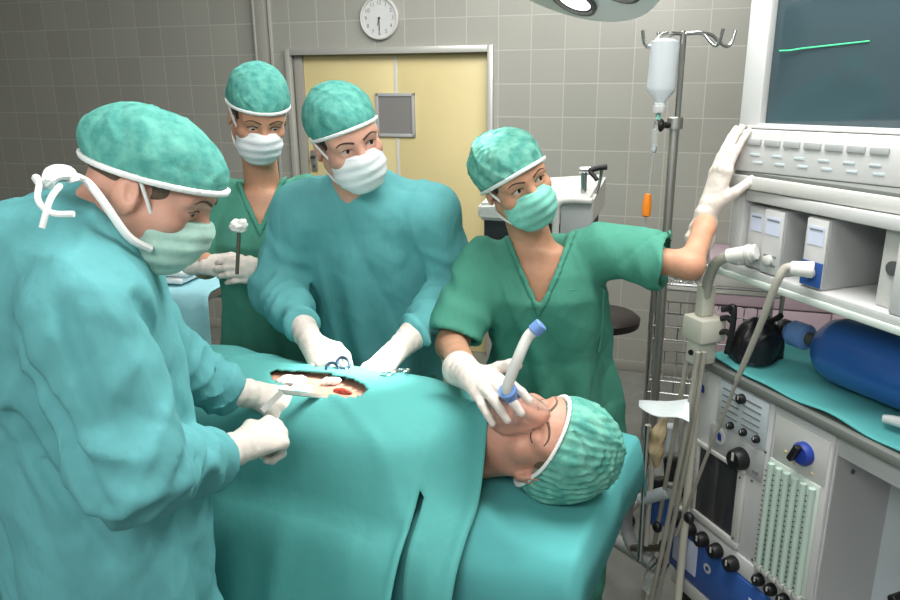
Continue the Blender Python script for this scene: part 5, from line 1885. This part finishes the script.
c0, c1 = K(826, 352, 0.20), K(905, 388, 0.20)
cr_ = 0.088
zc = 1.056 + cr_
c0, c1 = Vector((c0.x + 0.005, 0.17, zc)), Vector((c0.x + 0.46, 0.20, zc))
gc = thing('gas_cylinder', 'blue gas cylinder lying on the teal worktop cloth', 'gas cylinder', CART @ Vector((c0.x + 0.2, 0.18, 1.054)))
L = (c1 - c0).length
MB(CART).lathe([(0.012, -0.002), (0.03, 0.0), (0.055, 0.012), (0.075, 0.032), (cr_, 0.07), (cr_, L - 0.05), (0.07, L - 0.01), (0.02, L)], c0, c1, 44).build('tank', 'cyl', gc)
ax = (c0 - c1).normalized()
MB(CART).cyl(c0, c0 + ax * 0.045, 0.018, bev=0.002).build('valve_stem', 'iron', gc)
cn = MB(CART).lathe([(0.03, 0), (0.036, 0.004), (0.036, 0.05), (0.026, 0.062), (0.026, 0.075)], c0 + ax * 0.04, c0 + ax, 24).build('connector', 'bluep', gc, label='clear blue connector')
MB(CART).lathe([(0.030, 0), (0.030, 0.02)], c0 + ax * 0.105, c0 + ax, 24).build('ring', 'black', gc)

h0 = K(890, 424, 0.06)
pc = thing('pen_hose', 'short grey hose with white tip on the worktop cloth edge', 'hose', CART @ Vector((h0.x, h0.y, 1.06)))
MB(CART).tube([Vector((h0.x + 0.30, 0.10, 1.075)), Vector((h0.x + 0.10, 0.10, 1.075)), Vector((h0.x + 0.04, 0.085, 1.075))], 0.013, 12).build('hose', 'tube', pc)
MB(CART).tube([Vector((h0.x + 0.05, 0.087, 1.075)), Vector((h0.x + 0.0, 0.07, 1.074)), Vector((h0.x - 0.02, 0.06, 1.072))], lambda u: 0.015 - 0.006 * u, 12).build('tip', 'white', pc)

# ------------------------------------------------------------------ breathing circuit in front of the machine
g3 = thing('breathing_circuit', 'beige valve block on a pole with grey breathing hoses before the machine', 'breathing circuit', CART @ Vector((-0.06, -0.05, 0.0)))
P0 = K(702, 335, -0.05)
xb = P0.x
MB(CART).cyl((xb, -0.05, 0.05), (xb, -0.05, P0.z + 0.03), 0.012).build('pole', 'cream', g3)
MB(CART).lathe([(0.10, 0), (0.10, 0.02), (0.03, 0.045)], (xb, -0.05, 0.0), (xb, -0.05, 1), 24).build('foot', 'dgrey', g3)
vb = MB(CART).lim(xb - 0.035, xb + 0.05, -0.095, -0.01, P0.z - 0.01, P0.z + 0.06, 0.008).build('valve_block', 'cream', g3)
MB(CART).lim(xb - 0.02, xb + 0.03, -0.085, -0.02, P0.z - 0.08, P0.z - 0.01, 0.006).build('lower_block', 'cream', g3)
MB(CART).lim(xb - 0.012, xb + 0.02, -0.075, -0.03, P0.z + 0.06, P0.z + 0.15, 0.006).build('upper_stem', 'cream', g3)
MB(CART).lathe([(0.008, 0), (0.008, 0.006)], (xb + 0.005, -0.085, P0.z - 0.045), (xb + 0.005, -1, P0.z - 0.045), 14).build('port', 'black', vb)
for dz_ in (0.0, 0.04, 0.065):
    MB(CART).tube([(xb + 0.045, -0.03, P0.z + dz_ + 0.02), (xb + 0.06, -0.02, P0.z + dz_ + 0.025), (xb + 0.075, -0.02, P0.z + dz_ + 0.02)], 0.008, 10).build('clamp', 'black', g3)
MB(CART).tube([(xb + 0.07, -0.02, P0.z - 0.035), (xb + 0.082, -0.02, P0.z + 0.04), (xb + 0.08, -0.02, P0.z + 0.10), (xb + 0.066, -0.025, P0.z + 0.095)], 0.008, 10).build('clamp_lever', 'black', g3)
for i, pa in enumerate((((692, 330), (680, 400), (668, 470), (655, 540), (642, 600)), ((704, 352), (694, 420), (682, 480), (668, 550), (655, 610)), ((698, 352), (684, 440), (670, 510), (660, 560), (648, 612)))):
    MB(CART).tube([K(a[0], a[1], -0.06 - 0.035 * i) for a in pa], 0.0072, 10).build('hose', 'tube', g3)
MB(CART).tube([K(655, 470, -0.05), K(636, 485, -0.08), K(626, 515, -0.08), K(632, 545, -0.08), K(652, 562, -0.06)], 0.020, 14, ribs=True, sub=12).build('corrugated_hose', 'grey', g3)
MB(CART).tube([K(612, 538, -0.02), K(640, 556, -0.05), K(662, 570, -0.05)], 0.022, 14, ribs=True, sub=16).build('corrugated_hose', 'grey', g3)
MB(CART).cyl(K(640, 500, -0.10), K(668, 492, -0.05), 0.02, bev=0.003).build('connector', 'lgrey', g3)
MB(CART).lathe([(0.03, 0), (0.045, 0.01), (0.045, 0.10), (0.03, 0.115)], K(662, 524, -0.02), K(656, 488, -0.02), 24).build('filter_housing', 'blue', g3, label='blue filter housing')
MB(CART).cyl(K(658, 492, -0.02), K(656, 478, -0.02), 0.036, bev=0.004).build('filter_cap', 'black', g3)
for px_, py_ in ((657, 527), (664, 545), (661, 562), (689, 518)):
    MB(CART).sph(K(px_, py_, -0.09), 0.018, 14, (1, 0.8, 1)).build('knob', 'black', g3)
MB(CART).lathe([(0.012, 0), (0.024, 0.01), (0.024, 0.06), (0.014, 0.07)], K(650, 592, -0.08), K(652, 568, -0.08), 20).build('water_trap', 'clear', g3)
MB(CART).tube([K(652, 568, -0.08), K(660, 562, -0.07), K(668, 566, -0.06)], 0.009, 10).build('trap_arm', 'chrome', g3)
MB(CART).lathe([(0.016, 0), (0.022, 0.005), (0.022, 0.085), (0.016, 0.09)], K(671, 452, -0.03), K(671, 420, -0.03), 20).build('canister', 'lgrey', g3)
MB(CART).lathe([(0.018, 0), (0.024, 0.004), (0.024, 0.07), (0.018, 0.075)], K(672, 480, -0.03), K(671, 453, -0.03), 20).build('canister_base', 'black', g3)
MB(CART).cyl(K(640, 560, -0.10), K(648, 425, -0.10), 0.010).build('side_pole', 'chrome', g3)
MB(CART).cyl(K(646, 545, -0.08), K(653, 455, -0.08), 0.008).build('side_pole', 'cream', g3)
MB(CART).cyl(K(632, 548, -0.09), K(664, 548, -0.05), 0.012).build('cross_arm', 'iron', g3)
# hoses that plug into the modules
g4 = thing('module_hose', 'white hose from the narrow left module down to the valve block', 'hose', CART @ Vector((0.08, -0.03, 1.3)))
q0 = K(757, 252, -0.015)
MB(CART).cyl(q0, K(727, 256, -0.05), 0.021, 0.019, bev=0.003).build('plug', 'hose', g4)
MB(CART).cyl(K(752, 253, -0.02), K(746, 254, -0.027), 0.024, bev=0.003).build('ring', 'offw', g4)
MB(CART).tube([K(728, 256, -0.05), K(716, 263, -0.06), K(709, 278, -0.06), K(705, 296, -0.06)], 0.015, 12).build('hose', 'tube', g4)
g5 = thing('sensor_hose', 'thin grey hose running diagonally from the blue-cornered module', 'hose', CART @ Vector((0.3, -0.04, 1.3)))
MB(CART).cyl(K(814, 270, -0.015), K(790, 268, -0.05), 0.020, 0.017, bev=0.003).build('plug', 'hose', g5)
MB(CART).tube([K(795, 268, -0.045), K(785, 269, -0.06), K(776, 284, -0.075), K(760, 326, -0.08), K(737, 380, -0.08)], lambda u: 0.013 - 0.006 * u, 12).build('hose', 'tube', g5)
MB(CART).tube([K(737, 380, -0.08), K(725, 412, -0.07), K(706, 458, -0.06), K(690, 500, -0.06), K(676, 535, -0.07)], 0.005, 8).build('thin_hose', 'tube', g5)
# white sheet of paper and tan bag hanging on the circuit
V, Fc = [], []
for i in range(9):
    for j in range(9):
        a_, b_ = i / 8, j / 8
        q = K(639 + 50 * a_, 400 + 18 * b_ * (0.35 + a_) + 2 * math.sin(5 * a_), -0.12 - 0.09 * b_)
        V.append(CART @ Vector((q.x, q.y, q.z + 0.005 * math.sin(6 * a_ + 3 * b_))))
for i in range(8):
    for j in range(8):
        Fc.append([i * 9 + j, i * 9 + j + 1, i * 9 + j + 10, i * 9 + j + 9])
o = link_mesh('paper_sheet', V, Fc, 'towel', None, True)
o.modifiers.new('thickness', 'SOLIDIFY').thickness = 0.002
tag(o, 'crumpled white paper sheet clipped on the hoses beside the reaching nurse', 'paper')
a_ = np.array(CART @ K(659, 440, -0.07))
F = Field.uni(a_ - 0.12, a_ + 0.12, 0.004)
F.chain([a_ + [0.012, 0, 0.07], a_ + [0, 0, 0.02], a_ + [-0.004, 0, -0.04], a_ + [-0.006, 0, -0.085]], [0.012, 0.020, 0.018, 0.012], 0.02)
V, Q = F.mesh(1, creases(41, 0.004, (60, 60, 30)))
o = link_mesh('hanging_bag', V, Q, 'tan', None)
tag(o, 'small limp tan rubber bag hanging from the grey hoses', 'bag')
